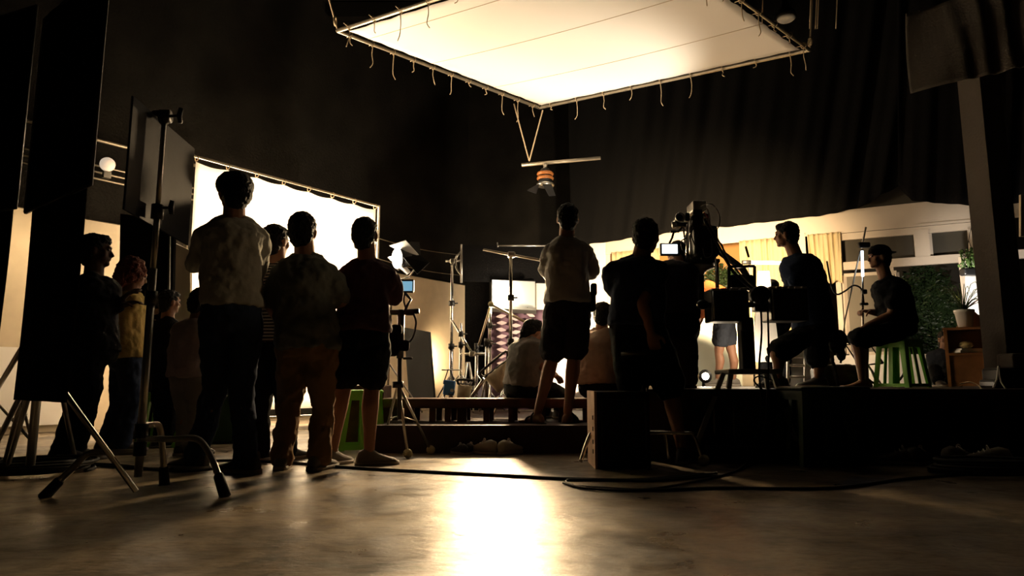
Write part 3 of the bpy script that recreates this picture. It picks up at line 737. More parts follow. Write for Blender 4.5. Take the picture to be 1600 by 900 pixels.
    # ---- trousers / shorts
    if bottom:
        m = MB()
        rr = [ringat(spine(t), (a + .014) * k * wide, (b + .016) * k * deep, hlat, bx) for t, a, b in ((-.19, .07, .07), (-.14, .145, .105), (-.05, .16, .118), (.06, .158, .115), (.13, .15, .11))]
        m.rings(rr)
        for n_, s_ in (('A', -1), ('B', 1)):
            hp, kn, an = D['hp' + n_], D['kn' + n_], D['an' + n_]
            if leg <= 1:
                e = hp.lerp(kn, leg); m.limb([hp, hp.lerp(e, .5), e], [.1 * k * wide, (.096 + .01 * loose) * k * wide, (.088 + .016 * loose) * k], 14)
            else:
                m.limb([hp, hp.lerp(kn, .5), kn], [.1 * k * wide, .09 * k * wide, .073 * k]); m.limb([kn, kn.lerp(an, .4), an + V((0, 0, -.01))], [.073 * k, .068 * k, (.056 + .012 * loose) * k])
        m.build('shorts' if leg <= 1 else 'trousers', bottom, r, mods=(m_remesh(.011), m_smooth(3, .5), m_disp(fold * 1.3, .12), m_disp(fold * .9, .05), m_smooth(1, .5)))
    # ---- shoes
    for n_ in 'AB':
        an = D['an' + n_]; fd = V(footdir[0 if n_ == 'A' else 1]).normalized() if footdir else fwd
        fs = fd.cross(V((0, 0, 1))); g0 = an.z - .085 * k; m = MB()
        if feet == 'shoe':
            fr = []
            for t, a, hb in ((-.085, .02, .05), (-.075, .036, .085), (-.03, .042, .115), (.02, .044, .11), (.06, .046, .08), (.12, .052, .056), (.165, .048, .046), (.19, .028, .03)):
                c = V((an.x, an.y, g0)) + fd * t * k
                fr.append([c + fs * a * k * math.cos(2 * PI * q / 14) + V((0, 0, max(0, (hb / 2 + hb / 2 * math.sin(2 * PI * q / 14)) * k))) for q in range(14)])
            m.rings(fr); so = MB(); fr = []
            for t, a in ((-.09, .025), (-.07, .042), (0, .046), (.1, .056), (.165, .052), (.198, .025)):
                c = V((an.x, an.y, g0)) + fd * t * k; fr.append([c + fs * a * k, c - fs * a * k, c - fs * a * k + V((0, 0, .024 * k)), c + fs * a * k + V((0, 0, .024 * k))])
            so.rings(fr); o = m.build('shoe', shoem or M_blackp, r, mods=(m_smooth(1),)); so.build('sole', mat('shoe_sole', (.25, .22, .19), .8), o)
        elif feet == 'sandal':
            fr = []
            for t, a in ((-.075, .025), (-.06, .038), (0, .04), (.1, .05), (.16, .046), (.195, .02)):
                c = V((an.x, an.y, g0 - .004)) + fd * t * k; fr.append([c + fs * a * k, c - fs * a * k, c - fs * a * k + V((0, 0, .012 * k)), c + fs * a * k + V((0, 0, .012 * k))])
            m.rings(fr)
            for t, hb in ((.09, .05), (.03, .085)):
                c = V((an.x, an.y, g0)) + fd * t * k
                m.tube([c + fs * .046 * k, c + fs * .036 * k + V((0, 0, hb * .75 * k)), c + V((0, 0, hb * k)), c - fs * .036 * k + V((0, 0, hb * .75 * k)), c - fs * .046 * k], .009 * k, 6, curve=True)
            m.build('sandal', M_dmetal, r)
    # ---- hair
    m = MB(); hm = hairm or M_hair
    if hair in ('short', 'cap', 'pony', 'curly', 'long', 'mop'):
        if hair != 'curly':
            m.ell(hh(0, -.018, .035), (.088 * k, .098 * k, .092 * k), R, 20, 12); m.ell(hh(0, -.04, -.01), (.084 * k, .072 * k, .085 * k), R); m.ell(hh(0, -.045, -.06), (.064 * k, .05 * k, .055 * k), R)
            m.ell(hh(0, .04, .075), (.066 * k, .055 * k, .042 * k), R)
        if hair == 'mop': m.ell(hh(0, -.004, .045), (.108 * k, .115 * k, .088 * k), R, 20, 12); m.ell(hh(0, -.05, -.01), (.09 * k, .075 * k, .09 * k), R)
        if hair == 'curly':
            m.ell(hh(0, -.03, .02), (.125 * k, .115 * k, .125 * k), R, 20, 12); m.ell(hh(0, -.06, -.05), (.115 * k, .08 * k, .09 * k), R)
        if hair == 'long': m.ell(hh(0, -.05, -.08), (.085 * k, .06 * k, .14 * k), R); m.ell(hh(0, -.07, -.17), (.075 * k, .05 * k, .12 * k), R)
        if hair == 'pony':
            q0 = hh(0, -.1, .05); fb_ = -fwd; m.ell(q0, (.03 * k, .03 * k, .03 * k), R); m.limb([q0, q0 + fb_ * .05 + V((0, 0, -.02)), q0 + fb_ * .1 + V((0, 0, -.1)), q0 + fb_ * .14 + V((0, 0, -.19))], [.025 * k, .036 * k, .034 * k, .012 * k])
        m.build('hair', hm, r, mods=(m_remesh(.007), m_disp(.05 if hair == 'curly' else (.022 if hair == 'short' else .015), .02 if hair != 'curly' else .035), m_smooth(1)))
        if hair == 'cap':
            m = MB(); m.ell(hh(0, -.008, .05), (.093 * k, .108 * k, .08 * k), R, 20, 12)
            sgn = -1 if extra == 'backcap' else 1
            m.rings([[hh(math.cos(q / 12 * 2 * PI) * .07, sgn * (.1 + math.sin(q / 12 * 2 * PI) * .06), .04 + dz) for q in range(12)] for dz in (0, .008)])
            m.build('cap', M_black, r, mods=(m_remesh(.006), m_smooth(2)))
    if extra == 'beltbag':
        m = MB(); c = D['hpB'] + latn * .1 * k + V((0, 0, .05)); m.rbox(c, (.07, .12, .16), r=.02).rbox(c + V((.02, -.03, .1)), (.05, .06, .1), r=.015); m.build('belt_pouch', M_black, r)
    return r, D

T_grey = cloth('beige_grey_knit', (.36, .35, .31)); T_denim = cloth('dark_denim', (.028, .04, .075)); T_khaki = cloth('khaki_twill', (.2, .12, .06))
T_olive = cloth('olive_grey_shirt', (.12, .125, .115)); T_maroon = cloth('maroon_cotton', (.06, .028, .035)); T_blk = cloth('black_cotton', (.007, .0075, .009))
T_yel = cloth('mustard_cotton', (.5, .36, .13)); T_pink = cloth('pale_pink_cotton', (.34, .27, .27)); T_lgrey = cloth('pale_grey_cotton', (.22, .2, .19))
T_tee = cloth('stone_grey_cotton', (.26, .255, .24)); T_navy = cloth('navy_cotton', (.022, .03, .055)); T_dbl = cloth('dark_brown_cotton', (.022, .02, .022))
T_rust = cloth('rust_knit', (.13, .03, .008)); T_gsh = cloth('slate_cotton', (.03, .033, .042)); T_blue = cloth('dark_blue_cotton', (.015, .024, .05)); T_ltee = cloth('peach_cotton', (.33, .25, .2))
def striped():
    m = cloth('striped_cotton', (.05, .045, .045)); nt = m.node_tree; wv = nt.nodes.new('ShaderNodeTexWave'); wv.bands_direction = 'Z'; wv.inputs['Scale'].default_value = 14
    tc = nt.nodes.new('ShaderNodeTexCoord'); rp = nt.nodes.new('ShaderNodeValToRGB'); rp.color_ramp.interpolation = 'CONSTANT'
    rp.color_ramp.elements[0].color = (.03, .025, .025, 1); rp.color_ramp.elements[1].color = (.32, .28, .25, 1); rp.color_ramp.elements[1].position = .6
    nt.links.new(tc.outputs['Object'], wv.inputs['Vector']); nt.links.new(wv.outputs['Fac'], rp.inputs['Fac']); nt.links.new(rp.outputs['Color'], nt.nodes['Principled BSDF'].inputs['Base Color']); return m
T_str = striped()
S_grey = mat('grey_canvas_shoe', (.16, .14, .12), .8); S_dark = mat('dark_shoe', (.03, .025, .022), .6)

person('tall man seen from behind in beige-grey sweatshirt and dark jeans, arms folded', 4.2, dict(hd=(366, 302), nk=(366, 344), pv=(362, 492), shA=(334, 364), shB=(394, 364), elA=(304, 414, .1), wrA=(350, 408, .25), elB=(401, 425, .12), wrB=(362, 408, .24), knA=(338, 606, .05), knB=(377, 606), anA=(306, .12), anB=(385, -.05)),
       0, -40, top=T_grey, bottom=T_denim, hair='mop', k=1.06, wide=.98, hem=.1, sleeve=2, leg=2, body_yaw=-15, footdir=((-1, .35, 0), (-1, .3, 0)), shoem=S_dark, fold=.022)
person('person in a dark striped tee and dark trousers standing behind the tall man', 4.75, dict(hd=(431, 378), nk=(432, 412), pv=(428, 536), shA=(405, 432), shB=(462, 432), elA=(400, 478), wrA=(410, 500, .2), elB=(466, 478), wrB=(450, 500, .2), knA=(407, 620), knB=(446, 620), anA=(405, 0), anB=(450, .1)),
       0, 25, top=T_str, bottom=T_blk, k=1., hem=.02, leg=2, shoem=S_dark, footdir=((.2, 1, 0), (.5, 1, 0)))
person('man seen from behind in untucked dark olive shirt and khaki trousers', 4.35, dict(hd=(473, 362), nk=(477, 401), pv=(480, 538), shA=(438, 423), shB=(516, 423), elA=(424, 478), wrA=(440, 505, .2), elB=(535, 470, .05), wrB=(505, 480, .25), knA=(453, 630), knB=(503, 632), anA=(440, 0), anB=(498, -.05)),
       0, 0, top=T_olive, bottom=T_khaki, k=1.02, wide=1.03, hem=-.04, sleeve=.75, leg=2, loose=1.5, shoem=S_grey, footdir=((-.25, 1, 0), (.25, 1, 0)), fold=.032)
person('man with arms folded in maroon tee and black knee shorts, seen from behind', 4.55, dict(hd=(571, 368), nk=(574, 408), pv=(567, 524), shA=(542, 427), shB=(607, 427), elA=(534, 472, .12), wrA=(580, 466, .28), elB=(616, 468, .12), wrB=(570, 470, .28), knA=(537, 606), knB=(581, 606), anA=(519, 0), anB=(577, -.02)),
       0, 10, top=T_maroon, bottom=T_blk, k=.99, hem=.06, sleeve=.85, leg=.75, loose=1.3, shoem=S_grey, footdir=((.45, 1, 0), (1, .5, 0)))
person('dark silhouetted person in profile with folded arms behind the long black flag', 4.75, dict(hd=(150, 392), nk=(146, 432), pv=(140, 548), shA=(146, 446), shB=(156, 446), elA=(160, 488), wrA=(190, 478), elB=(165, 490), wrB=(188, 470), knA=(118, 636), knB=(136, 636), anA=(98, 0), anB=(118, .1)),
       0, 68, skin=mat('shaded_skin', (.05, .025, .016), .6, spec=.1), top=T_blk, bottom=T_blk, k=1.0, hem=.0, sleeve=2, leg=2, deep=1.35, wide=1.1, shoem=S_dark)  # skin colour darkened to stand in for the deep shade on this figure
person('person with curly red hair and mustard tee looking at a phone', 5.4, dict(hd=(209, 429), nk=(203, 458), pv=(198, 560), shA=(182, 472), shB=(220, 472), elA=(184, 510), wrA=(205, 505, .2), elB=(217, 512, .1), wrB=(229, 498, .2), knA=(186, 632), knB=(206, 632), anA=(166, 0), anB=(190, 0)),
       0, 50, top=T_yel, bottom=T_denim, hair='curly', hairm=M_hairr, k=.95, hem=.02, sleeve=.7, leg=2, loose=1.3, tilt=15, shoem=S_dark)
person('shorter dark-haired person in black polo beyond the grey flag stand', 5.75, dict(hd=(265, 472), nk=(261, 500), pv=(259, 590), shA=(246, 512), shB=(278, 512), elA=(246, 548), wrA=(258, 565, .2), elB=(280, 545), wrB=(272, 560, .2), knA=(252, 645), knB=(266, 645), anA=(250, 0), anB=(262, 0)),
       0, 40, top=T_blk, bottom=T_blk, k=.84, leg=2, shoem=S_dark)
person('stooping person in pale pink shirt and grey trousers half hidden behind the tall man', 5.15, dict(hd=(314, 474), nk=(308, 500), pv=(297, 590), shA=(290, 512), shB=(328, 512), elA=(290, 548, .1), wrA=(310, 560, .25), elB=(330, 548, .1), wrB=(325, 560, .25), knA=(291, 645), knB=(305, 645), anA=(288, 0), anB=(304, 0)),
       0, 20, top=T_pink, bottom=T_lgrey, k=.92, leg=2, loose=1.6, tilt=25, shoem=S_dark)
person('man with folded arms in stone-grey tee and dark shorts standing on the stage step', 5.56, dict(hd=(887, 342), nk=(885, 374), pv=(887, 476), shA=(857, 390), shB=(915, 389), elA=(856, 432, .12), wrA=(900, 425, .26), elB=(926, 430, .12), wrB=(885, 433, .26), knA=(863, 558), knB=(897, 556), anA=(840, .0), anB=(887, .03)),
       ZL, 0, top=T_tee, bottom=T_dbl, k=1.02, hem=.04, sleeve=.75, leg=.86, loose=1.3, feet='sandal', footdir=((-.7, .8, 0), (.6, .9, 0)), extra='beltbag')
person('seated woman with a ponytail in grey tee bending over her work on the bench', 5.98, dict(hd=(835, 521, .05), nk=(829, 530), pv=(816, 605), shA=(806, 543, .15), shB=(836, 541, -.08), elA=(815, 578, .2), wrA=(850, 580, .3), elB=(847, 574, -.12), wrB=(866, 586, .05), knA=(850, 612, .3), knB=(872, 612, .2), anA=(850, .4), anB=(876, .3)),
       ZL, 60, body_yaw=50, top=cloth('mid_grey_cotton', (.17, .17, .17)), bottom=T_blk, hair='pony', k=.95, leg=2, sleeve=.6, wide=1.12, deep=1.1, tilt=50, shoem=S_dark)
person('seated young person in pale peach tee with dark hair on the bench end', 5.98, dict(hd=(943, 492), nk=(938, 517), pv=(935, 600), shA=(922, 528), shB=(955, 528), elA=(920, 562, .1), wrA=(940, 580, .3), elB=(960, 562), wrB=(966, 585, .2), knA=(935, 605, .4), knB=(962, 605, .35), anA=(932, .5), anB=(965, .45)),
       ZL, 30, top=T_ltee, bottom=T_blk, k=.92, leg=2, sleeve=.7, loose=1.6, wide=1.12, shoem=S_dark)
person('man in dark blue tee and long shorts stepping forward beside the black crate', 4.6, dict(hd=(1010, 369), nk=(1000, 404), pv=(995, 504), shA=(968, 421), shB=(1016, 420, -.05), elA=(968, 470, .1), wrA=(985, 500, .25), elB=(1004, 474, -.16), wrB=(1017, 520, -.14), knA=(990, 606, .1), knB=(1046, 605), anA=(985, .25), anB=(1066, .05)),
       0, 35, top=T_navy, bottom=T_blk, k=1.0, hem=-.03, sleeve=.5, leg=.95, loose=1.6, body_yaw=15, curlB=.9, shoem=S_dark, footdir=((0, 1, 0), (.3, 1, 0)))
person('camera operator in black tee seen from behind, leaning into the viewfinder', 5.3, dict(hd=(1060, 400, .3), nk=(1053, 414, .12), pv=(1054, 500), shA=(1032, 424, .05), shB=(1066, 426, .05), elA=(1032, 462, .3), wrA=(1050, 440, .5), elB=(1075, 464, .1), wrB=(1086, 440, .35), knA=(1040, 520, .35), knB=(1078, 520, .35), anA=(1040, .3), anB=(1078, .3)),
       ZR, 5, top=T_dbl, bottom=T_blk, k=.98, wide=1.05, deep=1.1, leg=2, loose=1.2, sleeve=.75, tilt=30, shoem=S_dark)
person('bare-legged person in rust knit top and slate shorts bending on the bright set', 8.4, dict(hd=(1072, 474, .1), nk=(1088, 458), pv=(1130, 476), shA=(1096, 463, -.15), shB=(1098, 461, .2), elA=(1094, 492, -.15), wrA=(1084, 512, -.1), elB=(1096, 494, .2), wrB=(1088, 514, .25), knA=(1123, 552), knB=(1144, 552), anA=(1122, 0), anB=(1146, .05)),
       ZR, -80, top=T_rust, bottom=T_gsh, k=.95, leg=.72, sleeve=.9, tilt=60, shoem=S_grey, wide=1.15, deep=1.45)
person('person with a black cap and lit face sitting behind the crane weights', 8.6, dict(hd=(1206, 452), nk=(1207, 478), pv=(1212, 560), shA=(1192, 488), shB=(1224, 488), elA=(1188, 522), wrA=(1195, 540, -.2), elB=(1228, 522), wrB=(1222, 540, -.2), knA=(1196, 560, -.35), knB=(1226, 560, -.35), anA=(1196, -.35), anB=(1226, -.35)),
       ZR, 215, body_yaw=200, top=T_blk, bottom=T_blk, hair='cap', k=1.0, leg=2, tilt=15, shoem=S_dark)
person('man in black tee looking left with one knee raised beside the camera crane', 6.1, dict(hd=(1229, 367), nk=(1244, 400), pv=(1272, 510), shA=(1238, 414), shB=(1268, 416, .1), elA=(1240, 456, -.1), wrA=(1222, 480, .1), elB=(1278, 460, .15), wrB=(1250, 475, .2), hpA=(1262, 522, -.05), hpB=(1276, 525, .08), knA=(1212, 552, -.15), knB=(1276, 565, .05), anA=(1216, -.05), anB=(1278, .1)),
       ZR, -60, top=T_blue, bottom=T_blk, k=.98, leg=.86, loose=1.3, sleeve=.6, deep=1.3, feet='shoe', shoem=S_dark, footdir=((-1, .2, 0), (-.8, .4, 0)), extra='beltbag')
person('man in a backward cap and black tee sitting in profile on the bright green stool', 6.4, dict(hd=(1374, 402), nk=(1384, 436), pv=(1405, 512), shA=(1386, 450, -.05), shB=(1392, 450, .05), elA=(1392, 492, -.12), wrA=(1352, 510, -.1), elB=(1380, 490, .15), wrB=(1358, 487, .1), hpA=(1400, 518, -.08), hpB=(1402, 518, .1), knA=(1336, 530, -.08), knB=(1342, 528, .12), anA=(1347, -.06), anB=(1352, .16)),
       ZR, -85, top=T_blk, bottom=T_blk, hair='cap', extra='backcap', k=.96, leg=.9, sleeve=.6, feet='bare', deep=1.15, loose=1.2, footdir=((-1, .05, 0), (-1, .1, 0)), curlA=.7, curlB=1.1)
person('long-haired person in dark blue shirt sitting low beyond the green stool', 8.0, dict(hd=(1478, 530), nk=(1477, 548), pv=(1474, 596), shA=(1462, 556), shB=(1492, 556), elA=(1460, 580), wrA=(1475, 592, -.2), elB=(1494, 580), wrB=(1480, 592, -.2), knA=(1460, 578, -.4), knB=(1490, 578, -.4), anA=(1465, -.55), anB=(1486, -.55)),
       ZR, 200, body_yaw=190, top=T_gsh, bottom=T_blk, hair='long', k=.9, leg=2, shoem=S_dark)

# phone held by the red-haired person
pp = P(229, 487, 5.66)
ph = tag(MB().rbox(pp, (.015, .075, .14), rx=-.5, rz=-.9, r=.006).build('phone', M_blackp), 'phone glowing blue in the hand of red-haired person', 'phone')
MB().box(pp + V((-.005, -.007, .002)), (.01, .064, .12), rx=-.5, rz=-.9).build('screen', M_scr2, ph)

# ------------------------------------------------------------------ black flags and stands, left
def flag(label, A, B, z0, zm, z1, A2, B2):
    r = empty('black_flag', ((A[0] + B[0]) / 2, (A[1] + B[1]) / 2, z0), label, 'flag')
    def gridp(a, b, za, zb, sag=0):
        g = []
        for i in range(14):
            row = []
            for j in range(16):
                t = j / 15; s = i / 13; row.append(V((a[0] + (b[0] - a[0]) * t, a[1] + (b[1] - a[1]) * t + .008 * math.sin(t * 12 + s * 3), za + (zb - za) * s)))
            g.append(row)
        return g
    MB().sheet(gridp(A, B, zm, z1), .01).build('upper_cloth', M_black, r)
    MB().sheet(gridp(A2, B2, z0, zm + .02), .01).build('lower_flap', M_black, r)
    MB().tube([(A[0], A[1], zm), (A[0], A[1], z1), (B[0], B[1], z1), (B[0], B[1], zm), (A[0], A[1], zm)], .009, 6).build('wire_frame', M_dmetal, r)
    return r
flag('long black cloth flag hanging to knee height near the left edge', (-2.22, 3.04), (-1.655, 2.6), .455, 1.30, 2.24, (-2.2, 3.06), (-1.70, 2.64))
flag('black cloth flag cut off by the left picture edge', (-3.7, 3.95), (-2.61, 3.5), .7, 1.44, 2.58, (-3.7, 3.97), (-2.66, 3.54))
# tripod stand behind the flags
def leg_tube(m, pts, r_): return m.tube(pts, r_, 8)
r = empty('tripod_stand', G(50, 724), 'heavy steel tripod stand below the long black flag', 'stand')
c = P(48, 720, 3.95); c.z = .06; hub = V((c.x, c.y, .95))
MB().tube([c, hub, V((c.x, c.y, 1.5))], .024, 10).build('pole', M_steel, r)
MB().tube([hub - V((0, 0, .04)), hub + V((0, 0, .05))], .045, 12).build('collar', M_dmetal, r)
for ft in (G(4, 742), G(-60, 700)):
    MB().tube([hub, ft], .017, 8).build('leg', M_steel, r)
    MB().tube([V((c.x, c.y, .2)), hub.lerp(ft, .55)], .01, 6).build('brace', M_steel, r)
    MB().tube([ft + V((0, 0, .05)), ft], .024, 8).build('rubber_foot', M_rubber, r)
ft = G(118, 722); MB().tube([V((c.x, c.y, .62)), hub.lerp(ft, .5)], .01, 6).build('brace', M_steel, r); MB().tube([hub, ft], .015, 8).build('leg', M_steel, r)
# second tripod whose leg crosses to the near stand
r = empty('tripod_stand', G(40, 745), 'steel tripod stand at far left whose lit leg slants toward the near stand', 'stand')
h2 = P(62, 560, 3.0); ft = P(214, 745, 3.25)
MB().tube([h2, V((ft.x, ft.y, .035))], .013, 6).build('leg', M_chrome, r)
MB().tube([h2, G(-40, 760)], .013, 6).build('leg', M_steel, r); MB().tube([h2, G(8, 742)], .013, 6).build('leg', M_steel, r)
MB().tube([V((h2.x, h2.y, .5)), V((h2.x, h2.y, 1.2))], .02, 8).build('pole', M_steel, r)
# coiled cable on floor
def coil(c, R0, n, r_, label, squash=1., m_=M_rubber, name='coiled_cable'):
    c = V(c); q = []
    for i in range(n * 24):
        a = i / 24 * 2 * PI; R_ = R0 * (1 - .25 * ((i * .37) % 1) * 0 + .1 * math.sin(i * .21)); q.append(c + V((math.cos(a) * R_, math.sin(a) * R_ * squash, r_ + (i / (n * 24)) * r_ * 2.2 * n * .6)))
    return tag(MB().tube(q, r_, 6).build(name, m_), label, 'cable')
coil(G(62, 738), .27, 5, .01, 'coil of black cable on the floor below the long black flag')
# near stand with bent legs and the grey panel
bs = P(218, 745, 3.4); pt_ = P(255, 178, 3.4); X = (bs.x + pt_.x) / 2
r = empty('grip_stand', (X, 3.4, 0), 'near chrome and black grip stand with bent turtle legs at left', 'stand')
zz = lambda py: P(240, py, 3.4).z
MB().tube([(X, 3.4, zz(745)), (X, 3.4, zz(420))], .019, 12).build('lower_pole', M_steel, r)
MB().tube([(X, 3.4, zz(420)), (X, 3.4, zz(320))], .0155, 12).build('middle_pole', M_steel, r)
MB().tube([(X, 3.4, zz(320)), (X, 3.4, zz(185))], .0125, 12).build('upper_pole', M_steel, r)
for py, sz in ((330, .03), (465, .03), (672, .032), (700, .03)):
    MB().tube([(X, 3.4, zz(py + 12)), (X, 3.4, zz(py - 10))], sz, 14).build('collar', M_blackp, r)
k0 = V((X, 3.4, zz(325))); m = MB(); m.tube([k0, k0 + V((.075, -.01, .0))], .008, 8).tube([k0 + V((.078, -.01, -.035)), k0 + V((.072, -.01, 0)), k0 + V((.078, -.01, .035))], [.012, .014, .012], 8); m.build('t_knob', M_blackp, r)
k0 = V((X, 3.4, zz(182))); m = MB(); m.tube([k0 + V((-.02, 0, 0)), k0 + V((.03, 0, 0))], .035, 16).tube([k0 + V((0, 0, -.04)), k0 + V((0, 0, .02))], .022, 10).rbox(k0 + V((-.035, 0, .015)), (.05, .04, .03), r=.01).tube([k0, k0 + V((.085, -.01, 0))], .008, 8).tube([k0 + V((.09, -.01, -.04)), k0 + V((.083, -.01, 0)), k0 + V((.09, -.01, .04))], [.012, .014, .012], 8); m.build('grip_head', M_blackp, r)
for pts, ft in (([(218, 706, 3.4), (180, 707, 3.37), (140, 708, 3.33), (115, 730, 3.3), (86, 758, 3.28)], (68, 777)), ([(222, 686, 3.4), (270, 686, 3.4), (308, 686, 3.38), (328, 710, 3.36), (344, 750, 3.33)], (352, 776)), ([(222, 665, 3.42), (236, 664, 3.5), (248, 665, 3.55), (253, 690, 3.6), (256, 738, 3.64)], (257, 757))):
    q = [P(*p) for p in pts]; g_ = G(*ft); q[-1] = g_ + (q[-1] - g_) * 1.0
    lg = MB().tube(q, .0155, 12, curve=True).build('leg', M_steel, r)
    d = (q[-1] - q[-2]).normalized(); MB().tube([q[-1] - d * .03, q[-1] - d * .02, V((g_.x, g_.y, .0))], [.02, .024, .027], 12).build('rubber_foot', M_rubber, lg)
r = empty('grey_panel_flag', P(240, 328, 3.5), 'dark grey square flag panel mounted on the near grip stand', 'flag')
a, b, c, d = (-1.875, 3.2, 1.355), (-1.845, 3.8, 1.3), (-1.845, 3.8, 1.87), (-1.875, 3.2, 1.93)
MB().panel(a, b, c, d, .012).build('panel', M_grey, r, mods=(m_bevel(.003),))
MB().tube([V((X, 3.4, zz(182))), V((-1.86, 3.5, zz(182) - .03))], .008, 6).build('pin', M_steel, r)
# dark flat and white board behind it
r = empty('scenery_flat', P(230, 560, 6.6), 'dark scenery board standing behind the red-haired person', 'set wall')
MB().panel(P(186, 690, 6.7), P(268, 690, 6.5), P(276, 345, 6.5), P(192, 335, 6.7), .03).build('panel', M_black, r)
MB().tube([P(262, 690, 6.45), P(265, 360, 6.45)], .012, 6).build('edge_pipe', M_steel, r)
tag(MB().panel(P(264, 690, 6.95), P(300, 690, 6.9), P(300, 392, 6.9), P(266, 376, 6.95), .03).build('perforated_board', M_cream), 'pale board with dark pegs beside the left edge of the lit screen', 'board')

# ------------------------------------------------------------------ green stools
def stool(m_, loc, rz, label, s=1., src=None, name='plastic_stool'):
    if src is None:
        r = empty(name, (0, 0, 0), label, 'stool', None); hT = .45; bt, tt = .175, .135
        MB().rbox((0, 0, hT - .0125), (tt * 2 + .03, tt * 2 + .03, .025), r=.012).build('seat', m_, r)
        m = MB()
        for sx, sy in ((1, 0), (-1, 0), (0, 1), (0, -1)):
            wx, wy = (.008, tt * 2 + .01) if sx else (tt * 2 + .01, .008); m.box((sx * (tt + .002), sy * (tt + .002), hT - .05), (wx, wy, .055))
        m.build('apron', m_, r)
        for sx in (-1, 1):
            for sy in (-1, 1):
                m = MB()
                for ax in (0, 1):
                    t0 = V((sx * tt, sy * tt, hT - .02)); b0 = V((sx * bt, sy * bt, 0)); inn = V((-sx * .055, 0, 0)) if ax == 0 else V((0, -sy * .055, 0)); inb = inn * .8
                    th = V((0, -sy * .008, 0)) if ax == 0 else V((-sx * .008, 0, 0))
                    m.hexa([b0, b0 + inb, b0 + inb + th, b0 + th, t0, t0 + inn, t0 + inn + th, t0 + th])
                m.build('leg', m_, r)
        for sx, sy in ((1, 0), (-1, 0), (0, 1), (0, -1)):
            m = MB(); t_ = V((sx * tt, sy * tt, hT - .05)); b_ = V((sx * bt, sy * bt, .03)); sd = V((sy, sx, 0)) * .02; n_ = V((-sx, -sy, 0)) * .008
            m.hexa([b_ - sd, b_ + sd, b_ + sd + n_, b_ - sd + n_, t_ - sd, t_ + sd, t_ + sd + n_, t_ - sd + n_]); m.build('slat', m_, r)
            m = MB(); sd2 = V((sy, sx, 0)) * bt; m.box(V((sx * (bt - .006), sy * (bt - .006), .022)), ((.008, bt * 2 - .06, .03) if sx else (bt * 2 - .06, .008, .03))); m.build('foot_rail', m_, r)
    else:
        r = copy_tree(src); r['label'] = label
        if m_ is not M_green: pass
    r.location = loc; r.rotation_euler = (0, 0, rz); r.scale = (s, s, s); return r
q = P(1410, 605, 6.5); s0 = stool(M_green, (q.x, q.y, ZR), .5, 'bright green plastic stool on stage under the seated man with cap')
q = G(562, 704); s1 = stool(M_green, (q.x - .02, q.y + .15, 0), .25, 'green plastic stool behind the legs of man in maroon tee', 1.05, s0)
q = G(256, 697); s2 = stool(M_green, (q.x, q.y, 0), .1, 'green plastic stool behind the pole of the near grip stand', 1, s0)
q = G(345, 690); s3 = stool(M_green, (q.x, q.y + .1, 0), .3, 'green plastic stool glimpsed between the tall man\'s legs', 1, s0)
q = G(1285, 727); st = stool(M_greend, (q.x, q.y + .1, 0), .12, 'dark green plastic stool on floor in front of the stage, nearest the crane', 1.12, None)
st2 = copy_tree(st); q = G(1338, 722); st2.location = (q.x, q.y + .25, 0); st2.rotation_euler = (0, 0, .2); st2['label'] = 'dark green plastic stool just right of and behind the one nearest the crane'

# ------------------------------------------------------------------ monitor stand with tennis balls
YM = 4.95; hubp = P(622, 600, YM)
r = empty('monitor_stand', G(625, 708), 'tripod stand with tennis-ball feet carrying small blue video monitor', 'stand')
MB().tube([P(624, 655, YM), P(625, 500, YM)], .016, 10).build('lower_pole', M_dmetal, r); MB().tube([P(625, 560, YM), P(627, 484, YM)], .026, 10).build('upper_pole', M_blackp, r)
MB().tube([P(622, 606, YM), P(622, 596, YM)], .04, 12).build('collar', M_blackp, r)
for ft, hh_ in (((637, 716), .55), ((673, 710), .55), ((598, 700), .55)):
    g_ = G(*ft); e = g_ + V((0, 0, .03)); lg = MB().tube([hubp, e], .01, 8).build('leg', M_steel, r)
    MB().ell(g_ + V((0, 0, .033)), (.034, .034, .033)).build('tennis_ball', M_ball, lg)
    MB().tube([P(623, 650, YM), hubp.lerp(e, .55)], .006, 6).build('brace', M_steel, r)
MB().tube([P(598, 488, YM), P(628, 488, YM), P(655, 486, YM)], .02, 8).build('cross_arm', M_dmetal, r)
MB().rbox(P(641, 489, YM), (.07, .05, .035), r=.01).build('clamp', M_dmetal, r)
MB().tube([P(632, 488, YM), P(636, 478, YM), P(642, 468, YM), P(633, 458, YM)], .011, 8).build('arm', M_dmetal, r)
MB().tube([P(645, 488, YM), P(650, 505, YM - .05), P(643, 530, YM - .03), P(628, 540, YM)], .008, 6, curve=True).build('cable', M_rubber, r)
m = MB(); m.rbox(P(614, 535, YM - .04), (.09, .07, .2), r=.03).rbox(P(632, 540, YM - .04), (.07, .05, .08), r=.02).rbox(P(620, 515, YM - .04), (.08, .08, .07), r=.02); m.build('battery_pack', M_black, r)
MB().tube([P(630, 560, YM), P(644, 560, YM)], .009, 6).build('knob', M_dmetal, r)
mo = MB().rbox(P(633.5, 447, YM), (.125, .03, .098), r=.008).build('monitor_case', M_blackp, r)
MB().box(P(633.5, 447, YM - .018), (.1, .006, .07)).build('screen', M_scr2, mo)
MB().tube([P(633, 456, YM), P(631, 470, YM), P(636, 488, YM)], .007, 6, curve=True).build('monitor_cable', M_rubber, mo)

